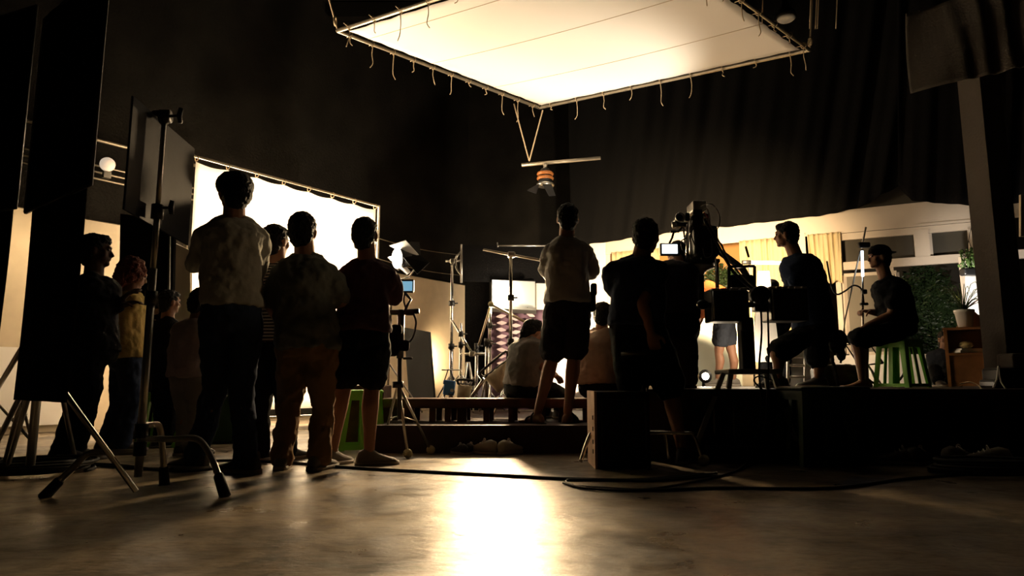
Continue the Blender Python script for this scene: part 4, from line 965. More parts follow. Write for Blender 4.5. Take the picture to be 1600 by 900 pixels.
# open-face lamp
YLp = 7.4; c = P(636, 402, YLp)
r = empty('open_face_lamp', c, 'blazing open-face lamp with barn doors aimed at the glowing screen', 'lamp')
MB().tube([P(640, 403, YLp + .05), P(627, 404, YLp), P(622, 404, YLp - .02)], [.08, .12, .13], 18).build('housing', M_dmetal, r)
MB().tube([P(621, 404, YLp - .03), P(620, 404, YLp - .035)], .11, 18).build('reflector', M_hot2, r)
MB().panel(P(608, 384, YLp - .15), P(634, 376, YLp - .1), P(656, 400, YLp), P(622, 391, YLp), .008).build('barn_door', M_refl, r)
MB().panel(P(606, 402, YLp - .15), P(619, 398, YLp), P(642, 425, YLp), P(636, 429, YLp - .1), .008).build('barn_door', M_refl, r)
MB().panel(P(630, 402, YLp - .2), P(656, 398, YLp - .2), P(671, 410, YLp - .25), P(652, 428, YLp - .25), .01).build('barn_door', M_dmetal, r)
MB().panel(P(640, 378, YLp + .1), P(655, 378, YLp + .1), P(658, 400, YLp), P(645, 400, YLp), .01).build('barn_door', M_dmetal, r)
MB().tube([P(646, 402, YLp), P(648, 420, YLp), P(640, 432, YLp)], .01, 8).build('yoke', M_steel, r)
b_ = P(606, 640, YLp)
MB().tube([P(640, 432, YLp), P(612, 440, YLp), V((P(608, 500, YLp).x, YLp, ZL + .1))], .014, 8).build('pole', M_chrome, r)
for k in range(3): a = k * 2.094; p = V((P(608, 500, YLp).x, YLp, .75)); MB().tube([p, V((p.x + .38 * math.cos(a), p.y + .38 * math.sin(a), ZL + .01))], .01, 6).build('leg', M_steel, r)
lg = light('open_face_lamp_light', 'SPOT', tuple(P(619, 404, YLp - .05)), tuple(P(480, 420, 8.4)), 120, WARM2, .08, cone=120, blend=.5)
lg2 = light('open_face_spill', 'POINT', tuple(P(617, 402, YLp - .12)), (0, 0, 0), 22, WARM2, .05)

# black board leaning and things on the left platform
tag(MB().panel(P(642, 622, 8.2), P(681, 622, 7.9), P(673, 519, 8.1), P(634, 512, 8.4), .03).build('black_board', mat('black_board', (.014, .015, .016), .8, spec=.1)), 'black rectangular board leaning on the cream wall panel', 'board')
def cstand(px, ytop, ybase, Y, label, rad_=.018, legs=True, extras=()):
    b = P(px, ybase, Y); x = b.x; r = empty('light_stand', (x, Y, ZL), label, 'stand')
    zt_ = P(px, ytop, Y).z; MB().tube([(x, Y, ZL + .12), (x, Y, ZL + .75)], rad_ * 1.35, 8).build('lower_pole', M_chrome, r)
    MB().tube([(x, Y, ZL + .7), (x, Y, zt_)], rad_, 8).build('upper_pole', M_chrome, r)
    for z in (ZL + .74, (ZL + .74 + zt_) / 2): MB().tube([(x, Y, z - .03), (x, Y, z + .03)], rad_ * 2, 10).tube([(x, Y, z), (x + .07, Y - .01, z)], .008, 6).build('collar', M_dmetal, r)
    for k in range(3):
        a = k * 2.094 + px; MB().tube([(x, Y, ZL + .42), (x + .36 * math.cos(a), Y + .36 * math.sin(a), ZL + .012)], .01, 6).build('leg', M_chrome, r)
    return r, x, zt_
r, x, z = cstand(704, 408, 640, 7.9, 'tall chrome light stand holding the black horizontal flag')
R1 = r; hd_ = V((x, 7.9, z)); MB().tube([hd_ + V((-.08, 0, 0)), hd_ + V((.11, 0, 0))], .012, 6).build('arm', M_steel, r); MB().rbox(hd_, (.06, .05, .06), r=.015).build('grip_head', M_steel, r)
q = [P(720, 394, 7.9), P(713, 402, 7.9), P(713, 418, 7.9), P(721, 430, 7.9)]; MB().tube(q, .012, 8, curve=True).build('flag_bracket', M_steel, r)
r = empty('horizontal_flag', P(785, 440, 7.9), 'black horizontal flag held above the bright box lamp', 'flag')
MB().panel(P(722, 440, 7.9), P(853, 443, 7.95), P(853, 385, 7.95), P(722, 383, 7.9), .012).build('cloth', M_black, r)
MB().tube([P(721, 442, 7.89), P(721, 382, 7.89)], .014, 6).build('edge_bar', M_steel, r)
MB().tube([P(777, 384, 7.87), P(853, 384, 7.92)], .009, 6).build('top_rod', M_steel, r); MB().tube([P(778, 386, 7.87), P(777, 379, 7.87)], .008, 6).build('hook', M_steel, r)
tag(MB().panel(V((P(727, 622, 8.3).x, 8.3, ZL)), V((P(765, 622, 8.25).x, 8.25, ZL)), P(765, 436, 8.25), P(727, 438, 8.3), .02).build('black_cloth_panel', M_black), 'tall black cloth panel left of the leaf-patterned cloth', 'panel')
r, x, z = cstand(798, 398, 640, 7.0, 'chrome light stand in front of the bright box lamp with slanted boom arm')
MB().tube([P(755, 390, 7.0), P(852, 408, 7.0)], .013, 8).build('boom_arm', M_pipe, r); MB().rbox(P(799, 398, 6.98), (.08, .06, .06), r=.015).build('grip_head', M_steel, r)
MB().tube([P(770, 477, 7.1), P(830, 508, 7.1)], .014, 8).build('lower_boom', M_pipe, r); MB().ell(P(767, 475, 7.1), (.03, .03, .03)).build('boom_end', M_ball, r)
MB().tube([P(766, 480, 7.15), P(748, 540, 7.2)], .012, 8).build('slanted_tube', M_pipe, r)
for px, yt, Y, lb in ((719, 505, 7.6, 'short chrome stand right of the blue bag'), (744, 560, 7.8, 'short grey stand between blue bag and canvas bag'), (760, 530, 7.3, 'chrome stand left of the canvas bag, dark collar at middle'), (765, 480, 7.4, 'chrome stand below the yellow boom end')):
    cstand(px, yt, 640, Y, lb, .014)
MB().tube([P(690, 578, 7.1), P(719, 578, 7.15), V((P(719, 578, 7.6).x, 7.6, P(0, 578, 7.6).z))], .008, 6).build('hook_arm', M_steel, bpy.data.objects['light_stand.002'])
MB().tube([P(704, 498, 7.9), P(738, 552, 7.5)], .014, 8).build('slanted_arm', M_chrome, R1)
m = MB().tube([P(726, 553, 7.5), P(765, 553, 7.5)], .014, 8).rbox(P(738, 553, 7.5), (.07, .06, .06), r=.015); m.build('grip_arm', M_steel, R1)
m = MB().tube([P(737, 620, 6.6), P(757, 592, 6.5)], .02, 8); tag(m.build('slanted_tube', M_chrome), 'short chrome tube slanting up behind the bench to the canvas bag', 'tube')
# folding sawhorse tubes
m = MB().tube([P(722, 620, 8.0), P(730, 566, 8.0), P(733, 566, 8.0), P(741, 620, 8.0)], .014, 6); tag(m.build('grey_trestle', M_steel), 'grey metal trestle frame between the stands', 'trestle')
# blue bag
r = empty('blue_bag', P(703, 618, 7.1), 'small bright blue bag hanging on a light stand', 'bag')
MB().rbox(P(702, 606, 7.1), (.115, .07, .15), ry=.12, r=.012).build('body', M_blue, r); MB().rbox(P(702, 598, 7.08), (.12, .085, .045), ry=.12, r=.01).build('flap', M_blue, r)
MB().tube([P(694, 596, 7.1), P(700, 578, 7.1), P(704, 578, 7.1), P(709, 594, 7.1)], .006, 6).build('strap', M_rubber, r); MB().torus(P(705, 612, 7.05), .03, .006, (0, 1, 0), 12, 5, 0, 3.4).build('handle', M_rubber, r)
MB().ell(P(706, 610, 7.06), (.018, .004, .018)).build('badge', M_whitep, r)
# sand bags
def sbag(label, corners, Y, m_):
    c = sum((P(x, y, Y) for x, y in corners), V()) / 4; r = empty('sandbag', c, label, 'bag'); g = []
    a, b, c_, d = [P(x, y, Y) for x, y in corners]
    for s in (0, 1):
        g = []
        for i in range(12):
            row = []
            for j in range(12):
                u, v = i / 11, j / 11; p = (a.lerp(b, v)).lerp(d.lerp(c_, v), u); bul = .06 * (math.sin(u * PI) * math.sin(v * PI)) ** .5 if 0 < u < 1 and 0 < v < 1 else 0
                row.append(p + V((0, (-bul if s == 0 else bul), 0)) + V((0, .008 * math.sin(v * 25) * (u < .4), 0)))
            g.append(row)
        if s == 0: m = MB()
        m.sheet(g, .006)
    m.build('body', m_, r)
    q = [a, a + (a - d) * .3 + V((0, -.03, 0)), b + (b - c_) * .35 + V((0, -.03, 0)), b]; MB().tube(q, .013, 6, curve=True).build('handle', M_rubber, r)
    MB().tube([a, b], .012, 6).build('binding', M_rubber, r)
sbag('tan canvas sandbag with black handles slung behind the seated woman', ((757, 590), (793, 562), (800, 598), (778, 614)), 6.55, M_canvas)
sbag('tan canvas sandbag at the foot of stands next to blue bag', ((716, 600), (738, 602), (734, 622), (714, 622)), 7.0, M_canvas)
tag(MB().panel(P(744, 622, 7.9), P(768, 622, 7.9), P(768, 590, 7.9), P(750, 596, 7.9), .02).build('lilac_cloth', mat('lilac', (.45, .4, .5), .8)), 'pale lilac folded cloth low among the stands', 'cloth')
# leaf print cloth
g = []
for i in range(20):
    row = []
    for j in range(40):
        t = j / 39; s = i / 19; p = P(762 + (852 - 762) * t, 640 - (640 - 484) * s, 8.0); p.y += .015 * math.sin(t * 20); row.append(p)
    g.append(row)
r = empty('leaf_print_cloth', P(805, 640, 8.0), 'dark purple hanging cloth with rows of pale leaf shapes', 'cloth')
MB().sheet(g, .006).build('cloth', M_ptile, r)
m = MB()
def petal(cx, cy, L, wd, ang):
    pts = []; 
    for k in range(12):
        a = 2 * PI * k / 12; x = math.cos(a) * L * .5; y = math.sin(a) * wd * .5 * (1 - .55 * abs(math.cos(a))); pts.append((cx + x * math.cos(ang) - y * math.sin(ang), cy + x * math.sin(ang) + y * math.cos(ang)))
    f_ = [P(x, y, 7.965) for x, y in pts]; b_ = [p + V((0, .006, 0)) for p in f_]; m.rings([f_, b_], True, False)
for i in range(13):
    y = 494 + i * 10.5
    petal(783 + (i % 2), y, 16, 6.5, .12 * ((i % 3) - 1)); petal(806, y + 4, 16, 6.5, -.12 * ((i % 3) - 1)); petal(829, y - 2, 15, 6, .35)
m.build('leaf_print', M_petal, r)
# bright box lamp
r = empty('box_lamp', P(808, 484, 8.0), 'dazzling white box lamp facing the camera above the leaf cloth', 'lamp')
a, b, c, d = P(769, 478, 7.85), P(836, 482, 7.85), P(836, 440, 7.85), P(769, 437, 7.85)
MB().panel(a, b, c, d, -.02).build('diffuser', mat('box_diffuser', (.45, .47, .46), .6), r)
MB().ell(P(784, 459, 7.7), (.1, .04, .13)).build('bulb', M_hot, r)
MB().panel(P(768, 483, 7.86), P(838, 487, 7.86), P(838, 481, 7.83), P(768, 477, 7.83), .06).build('lower_lip', M_steel, r)
MB().tube([P(796, 487, 7.83), P(815, 486, 7.83), P(825, 480, 7.83)], .006, 6, curve=True).build('wire', M_chrome, r)
MB().rbox(P(802, 459, 7.98), (.52, .14, .32), r=.02).build('housing', M_dmetal, r)
# tall white bounce boards
g = []
r = empty('bounce_board', P(880, 614, 8.6), 'tall glowing white bounce board behind the man on the step', 'board')
MB().panel(P(838, 640, 8.6), P(926, 640, 8.4), P(926, 434, 8.4), P(836, 441, 8.6), .02).build('panel', M_poly, r)
MB().tube([P(836, 441, 8.57), P(838, 640, 8.57)], .018, 6).tube([P(836, 441, 8.57), P(926, 434, 8.37)], .012, 6).build('edge_trim', M_pipe, r)

# ------------------------------------------------------------------ bright centre of set
tag(MB().panel(P(1176, 566, 8.2), P(1219, 566, 8.2), P(1201, 424, 8.35), P(1184, 424, 8.35), .02).build('bounce_board', M_poly), 'slanting white bounce board left of the man with raised knee', 'board')
tag(MB().panel(P(1088, 608, 9.3), P(1160, 608, 9.3), P(1160, 490, 9.6), P(1088, 490, 9.6), .02).build('pale_backcloth', mat('pale_teal', (.75, .82, .74), .8)), 'pale greenish backcloth behind the bare legs', 'cloth')
tag(MB().panel(P(1160, 608, 9.2), P(1200, 608, 9.2), P(1200, 500, 9.2), P(1160, 500, 9.2), .02).build('cream_board', M_cream), 'cream board behind the crane column', 'board')
c = P(1102, 588, 8.1)
r = empty('floor_lamp', (c.x, c.y, ZR), 'glaring small lamp on the stage floor beside the bare legs', 'lamp')
MB().tube([c + V((0, .14, 0)), c + V((0, .02, 0)), c], [.05, .075, .08], 16).build('housing', M_dmetal, r); MB().ell(c + V((0, -.01, 0)), (.042, .02, .042)).build('bulb', M_hot, r)
MB().tube([V((c.x, c.y + .08, ZR)), c + V((0, .08, -.06))], .02, 8).build('base', M_dmetal, r)
c = P(1203, 462, 8.4)
r = empty('tube_lamp', P(1200, 412, 8.6), 'thin horizontal glowing tube lamp in front of cream curtain', 'lamp')
MB().tube([P(1172, 410, 8.6), P(1222, 411, 8.6)], .022, 10).build('tube', M_hot2, r); MB().tube([P(1160, 410, 8.6), P(1173, 410, 8.6)], .03, 10).build('end_cap', M_dmetal, r); q = P(1170, 410, 8.6); MB().tube([q, V((q.x, q.y, ZR))], .012, 8).build('pole', M_steel, r)
# white chair / shelves behind (1232-1262)
r = empty('white_chair', P(1245, 606, 7.6), 'white slatted chair between the legs of the man with raised knee', 'chair')
for px in (1231, 1258): MB().tube([P(px, 607, 7.6), P(px, 555, 7.6)], .016, 6).build('leg', M_whitep, r)
for py in (571, 589): MB().tube([P(1231, py, 7.6), P(1258, py, 7.6)], .014, 6).build('rail', M_whitep, r)
MB().box(P(1245, 557, 7.7), (.24, .2, .03)).build('seat', M_whitep, r)
tag(MB().panel(P(1228, 608, 8.6), P(1275, 608, 8.6), P(1270, 520, 8.7), P(1228, 520, 8.7), .02).build('white_board', M_poly), 'white board glowing behind the white chair', 'board')

# ------------------------------------------------------------------ camera crane
YC = 4.95
r = empty('camera_crane', G(1165, 708), 'heavy black camera crane tail with two weight boxes on a splayed steel base', 'crane')
colx = P(1166, 540, YC).x
MB().rbox((colx, YC, (P(0, 500, YC).z + P(0, 578, YC).z) / 2), (.095, .1, P(0, 495, YC).z - P(0, 580, YC).z), r=.012).build('column', M_dmetal, r)
MB().rbox(P(1168, 581, YC), (.38, .34, .035), r=.01).build('base_plate', M_steel, r)
for a, b in (((1130, 584, -.1), (1090, 690, -.2)), ((1208, 584, -.1), (1243, 690, -.2)), ((1142, 584, .12), (1128, 676, .25)), ((1196, 584, .12), (1212, 676, .25))):
    p0, p1 = P(a[0], a[1], YC + a[2]), P(b[0], b[1], YC + b[2]); MB().tube([p0, p1], .022, 4, smooth=False).build('leg', M_steel, r)
MB().rbox(P(1170, 694, YC), (.8, .6, .035), r=.01).build('base_board', M_dmetal, r)
for px, dy in ((1105, -.22), (1232, -.22), (1120, .25), (1220, .25)):
    p = P(px, 700, YC + dy); p.z = .05; MB().tube([p + V((-.02, 0, 0)), p + V((.02, 0, 0))], .05, 16).build('wheel', M_rubber, r)
for (x0_, x1_, y0_, y1_, nl) in ((1113, 1170, 453, 502, 4), (1206, 1262, 450, 501, 6)):
    a = P(x0_, y1_, YC - .12); b = P(x1_, y0_, YC - .12)
    wb = MB().rbox(((a.x + b.x) / 2, YC - .02, (a.z + b.z) / 2), (b.x - a.x, .2, b.z - a.z), r=.012).build('weight_box', M_dmetal, r)
    for i in range(nl):
        x = a.x + (b.x - a.x) * (i + .5) / nl; MB().rbox((x, YC - .02, b.z + .006), ((b.x - a.x) / nl * .8, .2, .016), r=.004).build('weight_plate', M_steel, wb)
    MB().tube([(a.x + .012, YC - .13, a.z + .01), (a.x + .012, YC - .13, b.z - .01)], .006, 6).build('edge_bar', M_steel, wb)
c = P(1186, 461, YC - .1)
MB().tube([c + V((0, -.05, 0)), c + V((0, .06, 0))], .062, 24).build('pivot_drum', M_blackp, r)
MB().tube([P(1168, 476, YC), P(1208, 476, YC)], .022, 10).rbox(P(1188, 482, YC), (.1, .08, .05), r=.01).build('cross_bar', M_dmetal, r)
MB().rbox(P(1163, 508, YC - .08), (.05, .05, .08), r=.01).build('latch', M_dmetal, r)
c = P(1098, 476, YC - .1); MB().ell(c, (.045, .03, .035)).tube([c, P(1114, 477, YC - .08)], .018, 10).build('pan_handle', M_blackp, r)
# crane arm up to the camera
MB().tube([P(1180, 455, YC + .05), P(1160, 420, YC + .2), P(1120, 390, YC + .35)], .026, 8).build('arm', M_dmetal, r)
MB().tube([P(1176, 452, YC), P(1146, 425, YC + .1), P(1112, 365, YC + .3), P(1100, 342, YC + .3)], .012, 8, curve=True).build('cable_bundle', M_rubber, r)
MB().tube([P(1182, 452, YC), P(1150, 421, YC + .1), P(1117, 366, YC + .3), P(1104, 340, YC + .3)], .007, 8, curve=True).build('cable', M_steel, r)
# battery monitor frame on the crane (1137-1178,415-455)
fr = MB()
for a, b in (((1139, 417), (1179, 416)), ((1139, 452), (1139, 417)), ((1179, 452), (1179, 416)), ((1139, 452), (1179, 452))): fr.tube([P(*a, YC + .1), P(*b, YC + .1)], .013, 4, smooth=False)
fr.build('monitor_hood', M_blackp, r); MB().rbox(P(1158, 440, YC + .16), (.17, .05, .1), r=.01).build('monitor_case', M_dmetal, r)
MB().tube([P(1170, 402, YC + .1), P(1165, 385, YC + .1)], .008, 6).tube([P(1120, 405, YC + .15), P(1121, 450, YC + .15)], .014, 6).build('mounting_rod', M_steel, r)
# box on the dolly
tag(MB().rbox((P(1168, 660, YC).x, YC, (P(0, 621, YC).z + .085) / 2 + .035), (P(1200, 650, YC).x - P(1137, 650, YC).x, .26, P(0, 621, YC).z - .085), r=.012).build('equipment_box', M_dmetal, mods=()), 'grey equipment box standing between the legs of crane base', 'box')
# power lead etc
tag(MB().tube([P(1195, 612, YC - .05), P(1178, 595, YC - .1), P(1186, 588, YC - .1), P(1215, 600, YC - .1), P(1235, 640, YC - .1)], .006, 6, curve=True).build('loose_cable', M_rubber), 'thin cable looping over the crane base plate', 'cable')
for pts, lb in (([(1188, 470, -.2), (1190, 520, -.28), (1186, 580, -.3), (1190, 640, -.3), (1175, 705, -.3)], 'left thin cable dropping from crane drum to the floor'), ([(1199, 470, -.2), (1201, 540, -.28), (1200, 600, -.3), (1196, 660, -.3), (1182, 716, -.3)], 'right thin cable dropping from crane drum to the floor')):
    q = [P(x, y, YC + d) for x, y, d in pts]; e = G(1150, 738); q.append(V((e.x, e.y, .008)))
    g2 = [G(1090, 748), G(1020, 753), G(940, 752), G(885, 752)] if 'left' in lb else [G(1080, 756), G(1000, 768), G(920, 766), G(880, 757)]
    q += [V((p.x, p.y, .008)) for p in g2]; tag(MB().tube(q, .0065, 6, curve=True).build('drop_cable', M_rubber), lb, 'cable')

# ------------------------------------------------------------------ film camera
YF = 5.45
r = empty('film_camera', P(1092, 425, YF), 'professional film camera rig with eyepiece, magazine and cables above the operator', 'camera')
MB().rbox(P(1096, 382, YF), (.2, .3, .26), r=.03).build('body', M_blackp, r)
MB().rbox(P(1092, 350, YF), (.14, .2, .14), r=.02).rbox(P(1084, 352, YF - .08), (.03, .04, .16), r=.008).rbox(P(1105, 355, YF - .08), (.02, .04, .12), r=.006).build('upper_body', M_dmetal, r)
MB().rbox(P(1088, 326, YF), (.11, .2, .085), r=.012).build('wireless_unit', M_steel, r)
MB().rbox(P(1090, 331, YF - .102), (.075, .01, .04), r=.004).build('unit_face', M_dmetal, r)
c = P(1061, 341, YF - .12); ep = MB().tube([c + V((0, -.03, 0)), c + V((0, .16, 0))], [.03, .026], 18).build('eyepiece', M_blackp, r)
MB().torus(c + V((0, -.035, 0)), .031, .008, (0, 1, 0), 24, 8).build('eyecup_ring', M_steel, ep)
MB().tube([P(1061, 341, YF), P(1075, 345, YF)], .024, 10).rbox(P(1073, 340, YF - .05), (.04, .06, .07), r=.01).rbox(P(1064, 352, YF - .06), (.1, .08, .035), r=.01).build('viewfinder_mount', M_dmetal, r)
MB().tube([P(1052, 347, YF - .06), P(1054, 356, YF - .06)], .018, 8).build('focus_knob', M_steel, r)
c = P(1106, 390, YF - .14); MB().tube([c, c + V((0, .1, 0))], .055, 24).build('magazine_drum', M_blackp, r); MB().torus(c + V((0, -.005, 0)), .05, .006, (0, 1, 0), 24, 6).build('drum_ring', M_dmetal, r)
MB().tube([P(1096, 382, YF + .15), P(1096, 382, YF + .45)], [.07, .085], 20).build('lens', M_blackp, r)
MB().rbox(P(1096, 382, YF + .5), (.24, .1, .2), r=.01).build('matte_box', M_blackp, r)
rod = MB()
for a, b in (((1074, 350), (1072, 415)), ((1079, 345), (1078, 410)), ((1068, 356), (1070, 380)), ((1083, 345), (1078, 368)), ((1100, 335), (1098, 360)), ((1110, 362), (1116, 390)), ((1117, 385), (1118, 420))): rod.tube([P(*a, YF - .13), P(*b, YF - .13)], .007, 6)
rod.build('support_rod', M_chrome, r)
MB().rbox(P(1094, 411, YF), (.26, .22, .035), r=.01).rbox(P(1106, 404, YF - .1), (.12, .06, .03), r=.008).build('bottom_plate', M_dmetal, r)
MB().tube([P(1093, 414, YF), P(1093, 418, YF), P(1093, 424, YF), P(1093, 430, YF)], [.11, .12, .05, .03], 20).build('head_bowl', M_steel, r)
MB().tube([P(1093, 430, YF), P(1094, 470, YF)], .035, 10).build('head_post', M_dmetal, r)
for pts, rr_, m_ in (([(1096, 322), (1112, 319), (1124, 336), (1122, 356), (1108, 358)], .0045, M_steel), ([(1098, 330), (1104, 326), (1108, 336), (1106, 350)], .006, M_whitep), ([(1100, 332), (1106, 340), (1110, 356)], .005, M_red), ([(1098, 388), (1102, 402), (1112, 398), (1111, 372)], .004, M_steel), ([(1072, 372), (1064, 378), (1068, 392), (1078, 400)], .005, M_rubber), ([(1086, 352), (1080, 366), (1086, 384)], .005, M_rubber), ([(1112, 388), (1126, 380), (1130, 392), (1118, 400)], .004, M_rubber)):
    MB().tube([P(x, y, YF - .16) for x, y in pts], rr_, 6, curve=True).build('cable', m_, r)
MB().rbox(P(1102, 347, YF - .12), (.018, .02, .09), ry=.15, r=.004).build('tape_flash', M_whitep, r)
mo = MB().rbox(P(1046.5, 390, YF - .25), (.155, .03, .098), r=.008).build('monitor_case', M_blackp, r)
MB().box(P(1046.5, 389, YF - .268), (.118, .006, .07)).build('screen', M_scr, mo)
MB().tube([P(1046, 380, YF - .2), P(1050, 372, YF - .2), P(1053, 362, YF - .18), P(1060, 362, YF - .1), P(1066, 355, YF - .06)], .009, 6).rbox(P(1052, 362, YF - .18), (.05, .02, .02), r=.006).build('monitor_arm', M_dmetal, r)
# operator's brown seat box
a = P(1028, 512, 5.45); b = P(1084, 512, 5.45)
tag(MB().rbox(((a.x + b.x) / 2, 5.6, (ZR + a.z) / 2 - .0), (b.x - a.x, .34, a.z - ZR - .03), r=.015).build('seat_box', M_woodd), 'tall dark brown box serving as the camera operator\'s seat', 'box')

# ------------------------------------------------------------------ black crate & round stool
a = P(934, 733, 4.34); b = P(1018, 733, 4.34); zt = .475
cx = (a.x + b.x) / 2; r = empty('road_crate', (cx, 4.54, 0), 'upright black speaker-like crate with lighter notched edge on the floor', 'crate')
MB().rbox((cx, 4.54, zt / 2), (b.x - a.x, .4, zt), r=.012).build('body', mat('crate_black', (.012, .01, .009), .7, spec=.15), r)
fx0, fx1, yy = a.x + .03, b.x - .03, 4.337
for (p, q_) in (((fx0, .05), (fx1, .05)), ((fx1, .05), (fx1, zt - .05)), ((fx1, zt - .05), (fx0, zt - .05)), ((fx0, zt - .05), (fx0, .05))): MB().tube([(p[0], yy, p[1]), (q_[0], yy, q_[1])], .007, 4, smooth=False).build('front_rib', M_blackp, r)
MB().box((a.x - .008, 4.54, zt / 2), (.016, .41, zt + .004)).build('side_board', mat('pale_edge_wood', (.5, .33, .2), .6, var=.2), r)
for z in (.1, .16, .24, .31): MB().box((a.x - .016, 4.42, z), (.006, .03, .026)).build('slot', M_black, r)
c = P(1002, 552, 4.62)
r = empty('swivel_stool', (c.x, c.y, 0), 'round-topped swivel stool with chrome post and bent legs on tennis balls', 'stool')
MB().tube([c + V((0, 0, -.022)), c + V((0, 0, -.02)), c + V((0, 0, .012)), c + V((0, 0, .018))], [.14, .155, .158, .14], 32).build('seat', M_blackp, r)
MB().tube([c + V((0, 0, -.02)), V((c.x, c.y, .3))], .017, 12).build('upper_post', M_chrome, r); MB().tube([V((c.x, c.y, P(0, 590, 4.62).z + .02)), V((c.x, c.y, .22))], .028, 14).build('lower_post', M_chrome, r)
zl = P(0, 676, 4.6).z
for ft, mid in (((1100, 728), .72), ((907, 727), .72), ((1046, 721), .5), ((985, 715), .4)):
    g_ = G(*ft); s0_ = V((c.x, c.y, zl)); mm = s0_.lerp(V((g_.x, g_.y, zl)), .7)
    lg = MB().tube([s0_, mm, s0_.lerp(V((g_.x, g_.y, zl - .01)), .84), g_ + V((0, 0, .02))], .0125, 10, curve=True).build('leg', M_chrome, r)
    if ft[0] > 1060: MB().ell(g_ + V((0, 0, .036)), (.037, .037, .036)).build('tennis_ball', M_ball, lg)

# ------------------------------------------------------------------ stand right with tube light
YT = 7.0
r = empty('light_stand', (P(1347, 605, YT).x, YT, ZR), 'chrome light stand with lit tube left of the seated man with cap', 'stand')
MB().tube([P(1349, 606, YT), P(1347, 390, YT)], .013, 8).build('pole', M_chrome, r); MB().tube([P(1353, 355, YT), P(1346, 388, YT)], .009, 6).build('upper_rod', M_steel, r)
MB().rbox(P(1350, 383, YT), (.12, .05, .06), r=.015).build('grip_head', M_dmetal, r); MB().rbox(P(1350, 456, YT), (.05, .05, .05), r=.01).rbox(P(1350, 475, YT), (.08, .04, .03), r=.01).build('clamp', M_dmetal, r)
MB().tube([P(1347, 392, YT - .03), P(1348, 432, YT - .03)], .014, 8).build('tube_light', mat('tube_glow', (.9, .95, 1), .3, emit=(.75, .88, 1, 3)), r)
MB().tube([P(1344, 392, YT), P(1320, 500, YT), P(1318, 520, YT)], .008, 6).build('slanted_rod', M_steel, r)
MB().tube([P(1292, 408, YT), P(1300, 450, YT), P(1308, 460, YT), P(1320, 455, YT), P(1334, 446, YT), P(1346, 452, YT), P(1350, 475, YT)], .009, 6, curve=True).build('cable', M_rubber, r)
m = MB()
for k in range(3): a = k * 2.094 + .5; q = P(1349, 560, YT); m = MB().tube([q, V((q.x + .28 * math.cos(a), YT + .28 * math.sin(a), ZR + .01))], .01, 6); m.build('leg', M_steel, r)
r = empty('bicycle', P(1372, 604, 7.6), 'small black bicycle half hidden behind the seated man and stool', 'bicycle')
c = P(1366, 612, 7.6); c.z = ZR + .26
MB().torus(c + V((.12, 0, 0)), .25, .013, (0, 1, 0), 32, 8).build('wheel', M_rubber, r); MB().torus(c + V((-.35, 0, 0)), .25, .013, (0, 1, 0), 32, 8).build('wheel', M_rubber, r)
MB().tube([c + V((.12, 0, 0)), c + V((-.02, 0, .22)), c + V((-.14, 0, -.03)), c + V((.12, 0, 0))], .012, 6).tube([c + V((-.02, 0, .22)), c + V((-.28, 0, .2)), c + V((-.14, 0, -.03))], .012, 6).tube([c + V((-.28, 0, .28)), c + V((-.35, 0, 0))], .012, 6).build('frame', M_dmetal, r)
MB().rbox(c + V((.0, 0, .27)), (.2, .1, .04), r=.015).build('saddle', M_rubber, r)
# jacket / gear hanging at 1300-1320
m = MB(); c = P(1306, 540, 6.6)
for k in range(9): m.ell(c + V((random.uniform(-.07, .07), random.uniform(-.05, .05), random.uniform(-.17, .15))), (random.uniform(.04, .08), .04, random.uniform(.04, .09)), n=10, m=6)
m.tube([P(1300, 560, 6.6), V((c.x, c.y, ZR))], .02, 6)
tag(m.build('hanging_jacket', M_black, mods=(m_remesh(.012), m_disp(.03, .05))), 'bundled black jacket hung on a post behind man with raised knee', 'jacket')
tag(MB().rbox((P(1306, 590, 6.8).x, 6.8, ZR + .11), (.42, .25, .22), r=.05).build('gear_bag', M_dmetal, mods=(m_remesh(.012), m_disp(.025, .07))), 'low dark gear bag on stage between the two men at right', 'bag')
# bags at the right end of the stage
for (px, py, w_, h_, Y, lb, m_) in ((1572, 588, .26, .16, 5.5, 'dark case on stage at the right edge with light catching its rim', M_blackp), (1590, 560, .22, .12, 5.6, 'grey folded cloth on top of the dark case at right edge', M_gry if False else M_greycl), (1552, 600, .1, .07, 5.4, 'small black box on the stage before the pillar', M_blackp)):
    p = P(px, py, Y); z0 = ZR if 'top' not in lb else ZR + .16; tag(MB().rbox((p.x, Y, z0 + h_ / 2), (w_, .2, h_), r=.02).build('gear_case' if 'case on' in lb else ('folded_cloth' if 'cloth' in lb else 'small_box'), m_), lb, 'case' if 'case on' in lb else ('cloth' if 'cloth' in lb else 'box'))
tag(MB().tube([P(1552, 606, 5.3), P(1558, 590, 5.3), P(1560, 572, 5.3), P(1564, 596, 5.28), P(1572, 608, 5.25)], .006, 6, curve=True).build('loose_cable', M_whitep), 'pale loose cable arching at the stage edge near the pillar', 'cable')
tag(MB().tube([P(1500, 600, 5.2), P(1515, 597, 5.15), P(1530, 603, 5.1), P(1534, 612, 5.0)], .005, 6, curve=True).build('loose_cable', M_rope), 'tan cable lying on the stage edge below the shelf', 'cable')

